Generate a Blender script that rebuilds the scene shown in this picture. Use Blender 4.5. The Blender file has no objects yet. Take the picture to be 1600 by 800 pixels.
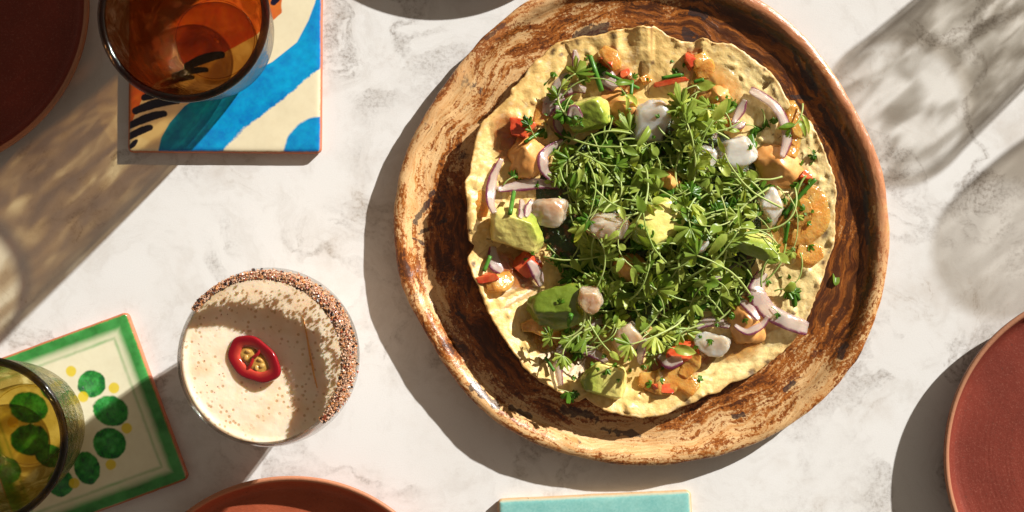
import bpy, math, random
import numpy as np
from mathutils import Vector, Matrix, Euler

# ------------------------------------------------------------------ camera, world, sun, exposure
S = 0.0004            # metres of table per photograph pixel
D = 0.985             # camera height over the table
SUN_ELEV = 25.8
SUN_AZ = (0.74, 0.67)
sc = bpy.context.scene
COL = sc.collection
cam = bpy.data.cameras.new("camera"); cam.sensor_width = 36.0; cam.lens = 36.0 * D / (1600 * S)
cam.clip_start = 0.01; cam.clip_end = 50
cam_o = bpy.data.objects.new("camera", cam); cam_o.location = (0, 0, D); COL.objects.link(cam_o)
sc.camera = cam_o

w = bpy.data.worlds.new("World"); sc.world = w; w.use_nodes = True
nt = w.node_tree; nt.nodes.clear()
out = nt.nodes.new("ShaderNodeOutputWorld"); bg = nt.nodes.new("ShaderNodeBackground")
sky = nt.nodes.new("ShaderNodeTexSky"); sky.sky_type = 'NISHITA'; sky.sun_disc = False
sky.sun_elevation = math.radians(SUN_ELEV); sky.sun_rotation = math.atan2(SUN_AZ[0], SUN_AZ[1])
hs = nt.nodes.new("ShaderNodeHueSaturation"); hs.inputs['Saturation'].default_value = 0.12
tn = nt.nodes.new("ShaderNodeMix"); tn.data_type = 'RGBA'; tn.blend_type = 'MULTIPLY'
tn.inputs[0].default_value = 1.0; tn.inputs[7].default_value = (1.0, 0.81, 0.62, 1)
nt.links.new(sky.outputs[0], hs.inputs['Color']); nt.links.new(hs.outputs[0], tn.inputs[6])
nt.links.new(tn.outputs[2], bg.inputs['Color']); bg.inputs['Strength'].default_value = 0.045
nt.links.new(bg.outputs[0], out.inputs[0])

sun = bpy.data.lights.new("sun", 'SUN'); sun.energy = 5.0; sun.angle = math.radians(0.9); sun.color = (1.0, 0.972, 0.93)
sun_o = bpy.data.objects.new("sun", sun); COL.objects.link(sun_o)
_e = math.radians(SUN_ELEV); _n = math.hypot(*SUN_AZ)
sdir = Vector((-SUN_AZ[0] / _n * math.cos(_e), -SUN_AZ[1] / _n * math.cos(_e), -math.sin(_e)))
sun_o.rotation_euler = sdir.to_track_quat('-Z', 'Y').to_euler(); sun_o.location = (1, 1, 1)

sc.view_settings.view_transform = 'Standard'; sc.view_settings.look = 'None'
sc.view_settings.gamma = 1.0; sc.view_settings.use_curve_mapping = False
sc.view_settings.exposure = 0.73
sc.render.engine = 'CYCLES'
sc.cycles.use_denoising = True
sc.cycles.max_bounces = 10; sc.cycles.transparent_max_bounces = 40
sc.cycles.sample_clamp_indirect = 6.0

# ------------------------------------------------------------------ helpers
rng = random.Random(7)
nrs = np.random.RandomState(5)

def P(px, py, z=0.0):
    k = S * (1 - z / D)
    return ((px - 800) * k, (400 - py) * k, z)

def Pv(px, py, z=0.0):
    return Vector(P(px, py, z))

_perm = nrs.permutation(512); _perm = np.concatenate([_perm, _perm, _perm]); _val = nrs.rand(1536)
def vnoise(x, y, z=0.0):
    x, y, z = np.broadcast_arrays(np.asarray(x, float), np.asarray(y, float), np.asarray(z, float))
    xi, yi, zi = np.floor(x).astype(int), np.floor(y).astype(int), np.floor(z).astype(int)
    fx, fy, fz = x - xi, y - yi, z - zi
    fx, fy, fz = [f * f * (3 - 2 * f) for f in (fx, fy, fz)]
    def h(a, b, c): return _val[_perm[_perm[_perm[a & 511] + (b & 511)] + (c & 511)]]
    r = 0
    for i in (0, 1):
        for j in (0, 1):
            for k in (0, 1):
                r = r + h(xi + i, yi + j, zi + k) * (fx if i else 1 - fx) * (fy if j else 1 - fy) * (fz if k else 1 - fz)
    return r * 2 - 1
def fbm(x, y, z=0.0, o=4):
    a, r, s = 0.5, 0, 1.0
    for _ in range(o):
        r = r + a * vnoise(np.asarray(x) * s + 17.3 * _, np.asarray(y) * s - 9.1 * _, np.asarray(z) * s + 3.7 * _); a *= 0.5; s *= 2.03
    return r
def sstep(a, b, x):
    t = np.clip((np.asarray(x, float) - a) / (b - a), 0, 1); return t * t * (3 - 2 * t)

def new_mesh(name, V, F, mat=None, smooth=True, col=None, uv=None):
    me = bpy.data.meshes.new(name)
    me.from_pydata([tuple(v) for v in V], [], [tuple(f) for f in F]); me.update()
    if smooth:
        me.polygons.foreach_set("use_smooth", [True] * len(me.polygons))
    if col is not None:
        c = np.ones((len(V), 4)); c[:, :3] = np.asarray(col)[:, :3]
        at = me.color_attributes.new("paint", 'FLOAT_COLOR', 'POINT'); at.data.foreach_set("color", c.ravel())
    if uv is not None:
        li = np.zeros(len(me.loops), int); me.loops.foreach_get("vertex_index", li)
        l = me.uv_layers.new(name="UVMap"); l.data.foreach_set("uv", np.asarray(uv, float)[li].ravel())
    if mat is not None: me.materials.append(mat)
    return me
def link(name, data, parent=None, loc=(0, 0, 0), rot=(0, 0, 0), scale=(1, 1, 1)):
    o = bpy.data.objects.new(name, data); COL.objects.link(o)
    o.location = loc; o.rotation_euler = rot; o.scale = scale
    if parent is not None: o.parent = parent
    return o
def part(name, V, F, mat, parent, **k):
    loc = k.pop('loc', (0, 0, 0)); rot = k.pop('rot', (0, 0, 0))
    return link(name, new_mesh(name, V, F, mat, **k), parent, loc, rot)
def tag(o, label, cat, group=None, kind=None):
    o["label"] = label; o["category"] = cat
    if group: o["group"] = group
    if kind: o["kind"] = kind
    return o

def lathe(prof, n=96, rf=None, closed=False):
    V = []; F = []
    m = len(prof)
    for (r, z) in prof:
        for k in range(n):
            a = 2 * math.pi * k / n
            rr = r * (rf(a) if rf else 1)
            V.append((rr * math.cos(a), rr * math.sin(a), z))
    for i in range(m if closed else m - 1):
        j = (i + 1) % m
        for k in range(n):
            l = (k + 1) % n
            F.append((i * n + k, i * n + l, j * n + l, j * n + k))
    return V, F
def smooth_prof(pts, sub=6):
    pts = [np.array(p, float) for p in pts]; o = []
    for i in range(len(pts) - 1):
        p0 = pts[max(i - 1, 0)]; p1 = pts[i]; p2 = pts[i + 1]; p3 = pts[min(i + 2, len(pts) - 1)]
        for s in range(sub):
            t = s / sub
            o.append(0.5 * (2 * p1 + (p2 - p0) * t + (2 * p0 - 5 * p1 + 4 * p2 - p3) * t * t + (3 * p1 - p0 - 3 * p2 + p3) * t ** 3))
    o.append(pts[-1])
    return o
def tube(pts, rad, n=6, cap=True):
    pts = [Vector(p) for p in pts]; V = []; F = []
    up = Vector((0.13, 0.21, 1)).normalized(); prev = None
    for i, p in enumerate(pts):
        t = (pts[min(i + 1, len(pts) - 1)] - pts[max(i - 1, 0)]).normalized()
        a = t.cross(up) if prev is None else prev - t * prev.dot(t)
        if a.length < 1e-6: a = t.orthogonal()
        a.normalize(); b = t.cross(a); prev = a
        r = rad[i] if hasattr(rad, '__len__') else rad
        for k in range(n):
            q = 2 * math.pi * k / n
            V.append(p + a * (r * math.cos(q)) + b * (r * math.sin(q)))
    for i in range(len(pts) - 1):
        for k in range(n):
            l = (k + 1) % n
            F.append((i * n + k, i * n + l, (i + 1) * n + l, (i + 1) * n + k))
    if cap:
        F.append(tuple(range(n - 1, -1, -1))); F.append(tuple((len(pts) - 1) * n + k for k in range(n)))
    return V, F
def ribbon(pts, wid, th, tilt=0.0, cup=0.0, nw=7):
    """a strip of flesh along pts: flattened cross-section, uv.x across, uv.y along"""
    pts = [Vector(p) for p in pts]; V = []; F = []; UV = []
    n = 2 * nw; N = len(pts)
    for i, p in enumerate(pts):
        t = (pts[min(i + 1, N - 1)] - pts[max(i - 1, 0)]).normalized()
        side = t.cross(Vector((0, 0, 1))).normalized(); up = side.cross(t).normalized()
        ti = tilt[i] if hasattr(tilt, '__len__') else tilt
        s2 = side * math.cos(ti) + up * math.sin(ti); u2 = up * math.cos(ti) - side * math.sin(ti)
        wv = wid[i]
        for k in range(n):
            if k < nw: x = -1 + 2 * k / (nw - 1); sgn = 1
            else: x = 1 - 2 * (k - nw) / (nw - 1); sgn = -1
            hgt = th * (max(1 - abs(x) ** 3, 0.0) * 0.5 + 0.08) * sgn * (0.35 + 0.65 * min(1, wv / max(wid)))
            nz_ = float(fbm(i * .13 + N * 1.7, x * .8 + 3, th * 9e3, 2))
            V.append(p + s2 * (x * wv / 2 * (1 + .35 * nz_)) + u2 * (hgt + cup * x * x + .0009 * nz_)); UV.append(((x + 1) / 2, i / (N - 1)))
    for i in range(N - 1):
        for k in range(n):
            l = (k + 1) % n
            F.append((i * n + k, i * n + l, (i + 1) * n + l, (i + 1) * n + k))
    F.append(tuple(range(n - 1, -1, -1))); F.append(tuple((N - 1) * n + k for k in range(n)))
    return V, F, UV
def crv(pts, sub=8):
    return [Vector(p) for p in smooth_prof(pts, sub)]

# ------------------------------------------------------------------ materials
def mat_new(name):
    m = bpy.data.materials.new(name); m.use_nodes = True
    t = m.node_tree; t.nodes.clear()
    return m, t, t.nodes.new("ShaderNodeOutputMaterial")
class G:
    def __init__(s, t): s.t = t
    def n(s, typ, **k):
        x = s.t.nodes.new(typ)
        for a, v in k.items(): setattr(x, a, v)
        return x
    def l(s, a, b): s.t.links.new(a, b)
    def setin(s, sock, v):
        if hasattr(v, 'links') or hasattr(v, 'is_linked'): s.l(v, sock)
        else: sock.default_value = v
    def math(s, op, a, b=0.0, clamp=False):
        x = s.n("ShaderNodeMath", operation=op, use_clamp=clamp); s.setin(x.inputs[0], a); s.setin(x.inputs[1], b); return x.outputs[0]
    def mix(s, f, a, b, blend='MIX'):
        x = s.n("ShaderNodeMix", data_type='RGBA', blend_type=blend)
        s.setin(x.inputs[0], f); s.setin(x.inputs[6], rgba(a)); s.setin(x.inputs[7], rgba(b)); return x.outputs[2]
    def noise(s, vec, scale, detail=4, rough=0.55, dist=0.0):
        x = s.n("ShaderNodeTexNoise"); x.inputs['Scale'].default_value = scale; x.inputs['Detail'].default_value = detail
        x.inputs['Roughness'].default_value = rough; x.inputs['Distortion'].default_value = dist
        if vec is not None: s.l(vec, x.inputs['Vector'])
        return x.outputs['Fac']
    def ramp(s, f, a, b, smooth=True):
        x = s.n("ShaderNodeMapRange", interpolation_type='SMOOTHSTEP' if smooth else 'LINEAR')
        s.setin(x.inputs[0], f); x.inputs[1].default_value = a; x.inputs[2].default_value = b
        return x.outputs[0]
    def coord(s, k='Object'): return s.n("ShaderNodeTexCoord").outputs[k]
    def mapv(s, v, scale=(1, 1, 1), rot=(0, 0, 0), loc=(0, 0, 0)):
        x = s.n("ShaderNodeMapping"); s.l(v, x.inputs[0]); x.inputs['Scale'].default_value = scale
        x.inputs['Rotation'].default_value = rot; x.inputs['Location'].default_value = loc; return x.outputs[0]
    def bump(s, h, strength, dist, normal=None):
        x = s.n("ShaderNodeBump"); x.inputs['Strength'].default_value = strength; x.inputs['Distance'].default_value = dist
        s.l(h, x.inputs['Height'])
        if normal is not None: s.l(normal, x.inputs['Normal'])
        return x.outputs[0]
    def bsdf(s, color, rough=0.5, normal=None, sss=0.0, sss_r=(1, 0.6, 0.3), sss_s=0.004, coat=0.0, spec=0.5):
        x = s.n("ShaderNodeBsdfPrincipled"); s.setin(x.inputs['Base Color'], rgba(color)); s.setin(x.inputs['Roughness'], rough)
        x.inputs['Specular IOR Level'].default_value = spec
        if normal is not None: s.l(normal, x.inputs['Normal'])
        if sss:
            x.inputs['Subsurface Weight'].default_value = sss; x.inputs['Subsurface Radius'].default_value = sss_r
            x.inputs['Subsurface Scale'].default_value = sss_s
        if coat: x.inputs['Coat Weight'].default_value = coat; x.inputs['Coat Roughness'].default_value = 0.08
        return x.outputs[0]
def rgba(c):
    return (*c, 1.0) if isinstance(c, (tuple, list)) and len(c) == 3 else c
def srgb(r, g, b):
    f = lambda c: ((c / 255 + 0.055) / 1.055) ** 2.4 if c > 10 else c / 255 / 12.92
    return (f(r), f(g), f(b))

def m_marble():
    m, t, o = mat_new("marble"); g = G(t); v = g.coord()
    wob = g.n("ShaderNodeTexNoise"); wob.inputs['Scale'].default_value = 9; wob.inputs['Detail'].default_value = 6; g.l(v, wob.inputs['Vector'])
    vm = g.n("ShaderNodeVectorMath", operation='MULTIPLY_ADD'); g.l(wob.outputs['Color'], vm.inputs[0]); vm.inputs[1].default_value = (.22, .22, .0); g.l(v, vm.inputs[2])
    dv = vm.outputs[0]
    r1 = g.noise(dv, 6.5, 6, 0.6); ridge = g.math('ABSOLUTE', g.math('SUBTRACT', r1, 0.5)); vein = g.ramp(ridge, 0.036, 0.0)
    r2 = g.noise(g.mapv(dv, loc=(3, 1, 0)), 15, 6, 0.65); ridge2 = g.math('ABSOLUTE', g.math('SUBTRACT', r2, 0.5)); vein2 = g.ramp(ridge2, 0.03, 0.0)
    patch = g.ramp(g.noise(g.mapv(v, loc=(7, 2, 0)), 9, 4, 0.6), 0.40, 0.62)
    patch2 = g.ramp(g.noise(g.mapv(v, loc=(1, 9, 0)), 14, 5, 0.65), 0.5, 0.72)
    spk = g.ramp(g.noise(v, 420, 3, 0.7), 0.42, 0.66)
    grain = g.noise(v, 1500, 2, 0.6)
    base = g.mix(g.ramp(g.noise(g.mapv(v, loc=(4, 4, 1)), 4, 4, 0.6), 0.35, 0.7), (0.69, 0.685, 0.665), (0.63, 0.615, 0.585))
    c = g.mix(g.math('MULTIPLY', patch2, 0.36), base, (0.40, 0.335, 0.27))
    f = g.math('MULTIPLY', g.math('MULTIPLY', vein, patch), g.math('ADD', 0.34, g.math('MULTIPLY', spk, 0.5)))
    c = g.mix(f, c, (0.22, 0.19, 0.165))
    f2 = g.math('MULTIPLY', g.math('MULTIPLY', vein2, patch2), g.math('ADD', 0.22, g.math('MULTIPLY', spk, 0.5)))
    c = g.mix(f2, c, (0.28, 0.22, 0.16))
    smud = g.math('MULTIPLY', g.math('MULTIPLY', g.ramp(g.noise(g.mapv(dv, loc=(2, 5, 0)), 11, 5, .7), .58, .74), spk), 0.30)
    c = g.mix(smud, c, (0.26, 0.22, 0.18))
    mot = g.math('MULTIPLY', g.ramp(g.noise(g.mapv(dv, loc=(8, 3, 0)), 28, 6, .72), .46, .70), 0.26)
    c = g.mix(mot, c, (0.36, 0.32, 0.275))
    c = g.mix(g.math('MULTIPLY', g.ramp(grain, 0.35, 0.75), 0.16), c, (0.42, 0.37, 0.31))
    n = g.bump(g.noise(v, 900, 2), 0.08, 0.0004)
    g.l(g.bsdf(c, 0.42, n, spec=0.35), o.inputs[0]); return m

def m_platter():
    m, t, o = mat_new("reactive_glaze"); g = G(t); v = g.coord()
    sx = g.n("ShaderNodeSeparateXYZ"); g.l(v, sx.inputs[0])
    X, Y, Z = sx.outputs
    rad = g.math('SQRT', g.math('ADD', g.math('MULTIPLY', X, X), g.math('MULTIPLY', Y, Y)))
    wob = g.n("ShaderNodeTexNoise"); wob.inputs['Scale'].default_value = 22; wob.inputs['Detail'].default_value = 5; g.l(v, wob.inputs['Vector'])
    wx = g.math('SUBTRACT', wob.outputs['Fac'], 0.5)
    rr = g.math('ADD', rad, g.math('MULTIPLY', wx, 0.028))
    inv = g.math('DIVIDE', 1.0, g.math('MAXIMUM', rad, 0.01))
    def pol(kt, kr, off=0.0):
        cx = g.n("ShaderNodeCombineXYZ")
        g.l(g.math('MULTIPLY', g.math('MULTIPLY', X, inv), kt), cx.inputs[0]); g.l(g.math('MULTIPLY', g.math('MULTIPLY', Y, inv), kt), cx.inputs[1])
        g.l(g.math('ADD', g.math('MULTIPLY', rr, kr), off), cx.inputs[2]); return cx.outputs[0]
    big = g.noise(pol(3.6, 75), 1.0, 6, 0.72)
    mid = g.noise(pol(5.5, 290, 4), 1.0, 5, 0.66)
    fine = g.noise(pol(9, 620, 9), 1.0, 4, 0.7)
    spk = g.noise(v, 520, 4, 0.8)
    blot = g.noise(g.mapv(v, loc=(.3, .1, 0)), 26, 5, 0.6)
    pa = g.n('ShaderNodeAttribute', attribute_name='paint'); ps = g.n('ShaderNodeSeparateColor'); g.l(pa.outputs['Color'], ps.inputs[0])
    bias = g.math('MULTIPLY', g.math('SUBTRACT', ps.outputs[0], 0.5), 0.62)
    outer = g.ramp(rad, 0.118, 0.14)
    cov = g.math('ADD', g.math('ADD', g.math('MULTIPLY', big, 0.85), g.math('MULTIPLY', mid, 0.75)), g.math('ADD', g.math('MULTIPLY', blot, 0.42), bias))
    cov = g.math('ADD', cov, g.math('MULTIPLY', g.math('SUBTRACT', spk, 0.5), 0.75))
    cov = g.math('SUBTRACT', cov, 0.135)
    brown = g.ramp(cov, 0.80, 0.89); dark = g.math('MULTIPLY', g.ramp(cov, 0.93, 1.05), g.ramp(mid, 0.36, 0.56))
    cream = g.mix(g.ramp(fine, 0.35, 0.7), (0.64, 0.42, 0.20), (0.50, 0.25, 0.085))
    cream = g.mix(g.ramp(g.noise(v, 1100, 2, .6), .60, .74), cream, (0.13, 0.05, 0.018))
    c = g.mix(brown, cream, g.mix(g.ramp(fine, 0.35, 0.68), (0.185, 0.048, 0.008), (0.36, 0.115, 0.018)))
    c = g.mix(g.math('MULTIPLY', dark, 0.85), c, (0.035, 0.011, 0.006))
    burn = g.math('MULTIPLY', g.ramp(g.noise(pol(4.2, 60, 21), 1.0, 5, 0.7), 0.60, 0.68), g.ramp(spk, 0.3, 0.6))
    c = g.mix(g.math('MULTIPLY', burn, 0.85), c, (0.03, 0.026, 0.032))
    strk = g.ramp(g.noise(pol(6, 330, 33), 1.0, 4, 0.6), 0.66, 0.72)
    c = g.mix(g.math('MULTIPLY', strk, 0.75), c, (0.05, 0.018, 0.009))
    bn = g.ramp(g.math('ADD', ps.outputs[1], g.math('MULTIPLY', g.math('SUBTRACT', spk, 0.5), 0.9)), 0.42, 0.62)
    c = g.mix(g.math('MULTIPLY', bn, 0.8), c, (0.03, 0.022, 0.022))
    rim = g.math('MULTIPLY', ps.outputs[2], g.ramp(g.noise(v, 45, 4), 0.25, 0.5))
    c = g.mix(g.math('MULTIPLY', rim, 0.85), c, (0.46, 0.185, 0.085))
    h = g.math('ADD', g.math('MULTIPLY', fine, 0.6), g.math('MULTIPLY', mid, 1.0))
    n = g.bump(h, 0.35, 0.0012); n = g.bump(spk, 0.2, 0.0005, n)
    rough = g.math('ADD', 0.17, g.math('MULTIPLY', g.noise(v, 90, 3), 0.22))
    g.l(g.bsdf(c, rough, n, spec=0.5), o.inputs[0]); return m

def m_terracotta(name="terracotta", a=(0.178, 0.033, 0.020), b=(0.138, 0.026, 0.016)):
    m, t, o = mat_new(name); g = G(t); v = g.coord()
    c = g.mix(g.ramp(g.noise(v, 30, 5, .6), .3, .7), a, b)
    c = g.mix(g.math('MULTIPLY', g.ramp(g.noise(v, 500, 3, .7), .62, .7), .7), c, (0.10, 0.035, 0.025))
    c = g.mix(g.math('MULTIPLY', g.ramp(g.noise(v, 900, 2, .7), .5, .8), .2), c, (0.5, 0.22, 0.15))
    sx = g.n("ShaderNodeSeparateXYZ"); g.l(v, sx.inputs[0])
    edge = g.math('ADD', sx.outputs[2], g.math('MULTIPLY', g.math('SUBTRACT', g.noise(v, 60, 3), .5), .003))
    c = g.mix(g.math('MULTIPLY', g.ramp(edge, 0.0165, 0.0178), .55), c, (0.46, 0.24, 0.13))
    rd = g.n('ShaderNodeVectorMath', operation='LENGTH'); g.l(v, rd.inputs[0])
    rg = g.n('ShaderNodeCombineXYZ'); g.l(g.math('MULTIPLY', rd.outputs['Value'], 190.0), rg.inputs[0])
    n = g.bump(g.noise(v, 260, 4, .65), 0.3, 0.0008); n = g.bump(g.noise(rg.outputs[0], 1.0, 3), 0.25, 0.0016, n)
    g.l(g.bsdf(c, 0.46, n, spec=0.18), o.inputs[0]); return m

def m_attr(name, rough=0.35, sss=0.0, bump=None, spec=0.5, coat=0.0, mottling=0.0, mscale=200, sss_s=0.003, sss_r=(1, .6, .3)):
    m, t, o = mat_new(name); g = G(t); v = g.coord()
    a = g.n("ShaderNodeAttribute", attribute_name="paint")
    c = a.outputs['Color']
    if mottling:
        c = g.mix(g.math('MULTIPLY', g.ramp(g.noise(v, mscale, 4, .65), .35, .75), mottling), c, g.mix(1.0, c, (0.60, 0.46, 0.30), 'MULTIPLY'))
    n = None
    if bump: n = g.bump(g.noise(v, bump[0], 4, .6), bump[1], bump[2])
    g.l(g.bsdf(c, rough, n, sss, sss_r, sss_s, coat, spec), o.inputs[0]); return m

def m_glass(name, tint, lite, scale=(85, 85, 62), bumpk=0.5, var=1.0, spec=1.0, thr=(.45, .62)):
    """hammered thin-walled glass: Schlick-weighted reflection over tinted transmission"""
    m, t, o = mat_new(name); g = G(t); v = g.coord()
    nv = g.mapv(v, scale=scale, rot=(0.25, 0.2, 0.4))
    nz = g.ramp(g.noise(nv, 1.0, 2, 0.5, 0.6), *thr)  # tint blotches stand in for light focused by the wall, giving dappled shadows
    col = g.mix(g.math('MULTIPLY', nz, var), tint, lite)
    h = g.noise(g.mapv(v, scale=(420, 420, 170), rot=(0.3, 0.2, 0)), 1.0, 3, .55)
    nrm = g.bump(h, min(1.0, bumpk * 1.4), 0.0018)
    lw = g.n("ShaderNodeLayerWeight"); lw.inputs['Blend'].default_value = 0.5; g.l(nrm, lw.inputs['Normal'])
    f = lw.outputs['Facing']
    lw2 = g.n("ShaderNodeLayerWeight"); lw2.inputs['Blend'].default_value = 0.5
    graz = g.math('MULTIPLY', g.math('POWER', lw2.outputs['Facing'], 3.0), 0.55)
    col = g.mix(graz, col, g.mix(1.0, col, tint, 'MULTIPLY'))
    fr = g.math('ADD', 0.04, g.math('MULTIPLY', g.math('POWER', f, 5.0), 0.9), True)
    tr = g.n("ShaderNodeBsdfTransparent"); g.l(col, tr.inputs[0])
    gl = g.n("ShaderNodeBsdfGlossy"); gl.inputs['Roughness'].default_value = 0.06; g.l(nrm, gl.inputs['Normal'])
    ms = g.n("ShaderNodeMixShader"); g.l(g.math('MULTIPLY', fr, spec), ms.inputs[0]); g.l(tr.outputs[0], ms.inputs[1]); g.l(gl.outputs[0], ms.inputs[2])
    g.l(ms.outputs[0], o.inputs[0]); return m

def m_leaf(name, c1, c2, c3, trans=0.35, rough=0.32):
    m, t, o = mat_new(name); g = G(t); v = g.coord()
    oi = g.n("ShaderNodeObjectInfo")
    c = g.mix(g.ramp(oi.outputs['Random'], 0.0, 1.0, False), c1, c2)
    c = g.mix(g.math('MULTIPLY', g.ramp(g.noise(v, 260, 3), .35, .7), .55), c, c3)
    n = g.bump(g.noise(v, 700, 3), 0.3, 0.0004)
    b = g.bsdf(c, rough, n, spec=0.28)
    tl = g.n("ShaderNodeBsdfTranslucent"); g.l(g.mix(1.0, c, (1.5, 1.35, 0.5), 'MULTIPLY'), tl.inputs[0])
    ms = g.n("ShaderNodeMixShader"); ms.inputs[0].default_value = trans; g.l(b, ms.inputs[1]); g.l(tl.outputs[0], ms.inputs[2])
    g.l(ms.outputs[0], o.inputs[0]); return m

def m_flesh(name, c1, c2, scale=120, rough=0.22, sss=0.5, sss_s=0.004, sss_r=(1, .5, .25), bump=(250, .2, .0006), coat=0.3, thr=(.35, .65)):
    m, t, o = mat_new(name); g = G(t); v = g.coord()
    oi = g.n("ShaderNodeObjectInfo"); ad = g.n("ShaderNodeVectorMath", operation='ADD'); g.l(v, ad.inputs[0]); g.l(oi.outputs['Location'], ad.inputs[1])
    c = g.mix(g.ramp(g.noise(ad.outputs[0], scale, 4, .6), *thr), c1, c2)
    n = g.bump(g.noise(v, bump[0], 4, .6), bump[1], bump[2])
    g.l(g.bsdf(c, rough, n, sss, sss_r, sss_s, coat), o.inputs[0]); return m

def m_fish(name, c1, c2):
    m, t, o = mat_new(name); g = G(t); v = g.coord()
    oi = g.n("ShaderNodeObjectInfo"); ad = g.n("ShaderNodeVectorMath", operation='ADD'); g.l(v, ad.inputs[0]); g.l(oi.outputs['Location'], ad.inputs[1])
    c = g.mix(g.ramp(g.noise(ad.outputs[0], 75, 4, .6), .36, .66), c1, c2)
    n = g.bump(g.noise(v, 210, 3, .5), .12, .0006)
    x = g.n("ShaderNodeBsdfPrincipled"); g.l(c, x.inputs['Base Color']); x.inputs['Roughness'].default_value = .28; g.l(n, x.inputs['Normal'])
    x.inputs['Subsurface Weight'].default_value = 1.0; x.inputs['Subsurface Radius'].default_value = (1, .75, .55); x.inputs['Subsurface Scale'].default_value = .010
    x.inputs['Transmission Weight'].default_value = .42; x.inputs['IOR'].default_value = 1.38
    x.inputs['Coat Weight'].default_value = 1.0; x.inputs['Coat Roughness'].default_value = .06
    g.l(x.outputs[0], o.inputs[0]); return m

def m_onion():
    m, t, o = mat_new("red_onion"); g = G(t); uv = g.coord('UV'); v = g.coord()
    sx = g.n("ShaderNodeSeparateXYZ"); g.l(uv, sx.inputs[0])
    u = g.math('ADD', sx.outputs[0], g.math('MULTIPLY', g.math('SUBTRACT', g.noise(v, 240, 3), .5), .35))
    st = g.noise(g.mapv(uv, scale=(28, 2.5, 1)), 1.0, 3)
    body = g.mix(g.ramp(st, .35, .7), (0.66, 0.58, 0.46), (0.60, 0.44, 0.42))
    c = g.mix(g.ramp(u, 0.74, 0.9), body, (0.23, 0.045, 0.11))
    c = g.mix(g.math('MULTIPLY', g.ramp(u, 0.22, 0.02), .35), c, (0.42, 0.16, 0.26))
    n = g.bump(st, .25, .0005)
    b = g.bsdf(c, 0.2, n, 0.4, (1, .6, .5), 0.003, 0.3)
    tl = g.n("ShaderNodeBsdfTranslucent"); g.l(c, tl.inputs[0])
    tp = g.n("ShaderNodeBsdfTransparent")
    ms = g.n("ShaderNodeMixShader"); ms.inputs[0].default_value = 0.3; g.l(b, ms.inputs[1]); g.l(tl.outputs[0], ms.inputs[2])
    m2 = g.n("ShaderNodeMixShader"); m2.inputs[0].default_value = 0.32; g.l(ms.outputs[0], m2.inputs[1]); g.l(tp.outputs[0], m2.inputs[2])
    g.l(m2.outputs[0], o.inputs[0]); return m

def m_foam():
    m, t, o = mat_new("beige_foam"); g = G(t); v = g.coord()
    c = g.mix(g.ramp(g.noise(v, 55, 4, .6), .35, .7), (0.90, 0.74, 0.55), (0.82, 0.60, 0.38))
    vo = g.n("ShaderNodeTexVoronoi"); vo.inputs['Scale'].default_value = 300; g.l(v, vo.inputs['Vector'])
    big = g.ramp(g.noise(v, 60, 3), .34, .55)
    bub = g.math('MULTIPLY', g.ramp(vo.outputs['Distance'], 0.34, 0.16), big)
    c = g.mix(g.math('MULTIPLY', bub, .75), c, (0.56, 0.32, 0.14))
    vo2 = g.n("ShaderNodeTexVoronoi"); vo2.inputs['Scale'].default_value = 260; g.l(v, vo2.inputs['Vector'])
    sp = g.math('MULTIPLY', g.ramp(vo2.outputs['Distance'], 0.13, 0.09), g.ramp(g.noise(g.mapv(v, loc=(.2, .5, 0)), 38, 3), .42, .58))
    c = g.mix(g.math('MULTIPLY', sp, .85), c, (0.33, 0.09, 0.02))
    n = g.bump(g.math('SUBTRACT', g.noise(v, 70, 4), g.math('MULTIPLY', bub, .3)), 0.4, 0.0016)
    g.l(g.bsdf(c, 0.35, n, 0.6, (1, .62, .34), .010), o.inputs[0]); return m

M = {}
M['marble'] = m_marble(); M['platter'] = m_platter()
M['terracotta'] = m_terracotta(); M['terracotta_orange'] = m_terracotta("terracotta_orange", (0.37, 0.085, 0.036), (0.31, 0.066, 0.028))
M['tile_glaze'] = m_attr("tile_glaze", 0.13, mottling=0.10, mscale=160, bump=(60, .06, .001), coat=0.3)
M['tile_clay'] = m_terracotta("tile_clay", (0.50, 0.17, 0.085), (0.42, 0.13, 0.07))
M['tan_clay'] = m_terracotta('tan_clay', (0.52, 0.36, 0.20), (0.46, 0.30, 0.16))
M['tostada'] = m_attr("fried_corn", 0.42, 0.12, (420, .45, .0009), mottling=.30, mscale=330)
M['grain'] = m_attr("salt_grain", 0.3, 0.2)
M['avocado'] = m_attr("avocado_flesh", 0.30, 0.25, (420, .4, .0009), mottling=.30, mscale=190, coat=.25)
M['fish'] = m_fish("raw_fish", (0.72, 0.68, 0.60), (0.68, 0.58, 0.44))
M['fish_pink'] = m_fish("raw_fish_pink", (0.74, 0.60, 0.44), (0.66, 0.40, 0.22))
M['mayo'] = m_flesh("chipotle_mayo", (0.72, 0.36, 0.11), (0.62, 0.27, 0.07), 130, .34, .2, .002, (1, .5, .2), (220, .3, .0008), .1)
M['tomato'] = m_flesh("red_tomato", (0.50, 0.045, 0.016), (0.58, 0.12, 0.035), 150, .14, .35, .003, (1, .25, .12), (260, .25, .0007), .5)
M['tomato_orange'] = m_flesh("orange_tomato", (0.66, 0.29, 0.055), (0.66, 0.38, 0.10), 150, .12, .5, .005, (1, .5, .15), (170, .8, .0018), .6)
M['onion'] = m_onion()
M['chive'] = m_leaf("chive", (0.05, 0.16, 0.012), (0.09, 0.24, 0.03), (0.04, .12, .01), .15)
M['leaf'] = m_leaf("microgreen_leaf", (0.07, 0.165, 0.011), (0.48, 0.54, 0.11), (0.19, 0.29, 0.025))
M['cilantro'] = m_leaf("cilantro_leaf", (0.035, 0.105, 0.008), (0.095, 0.215, 0.016), (0.065, 0.165, 0.012), .3, .28)
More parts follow.
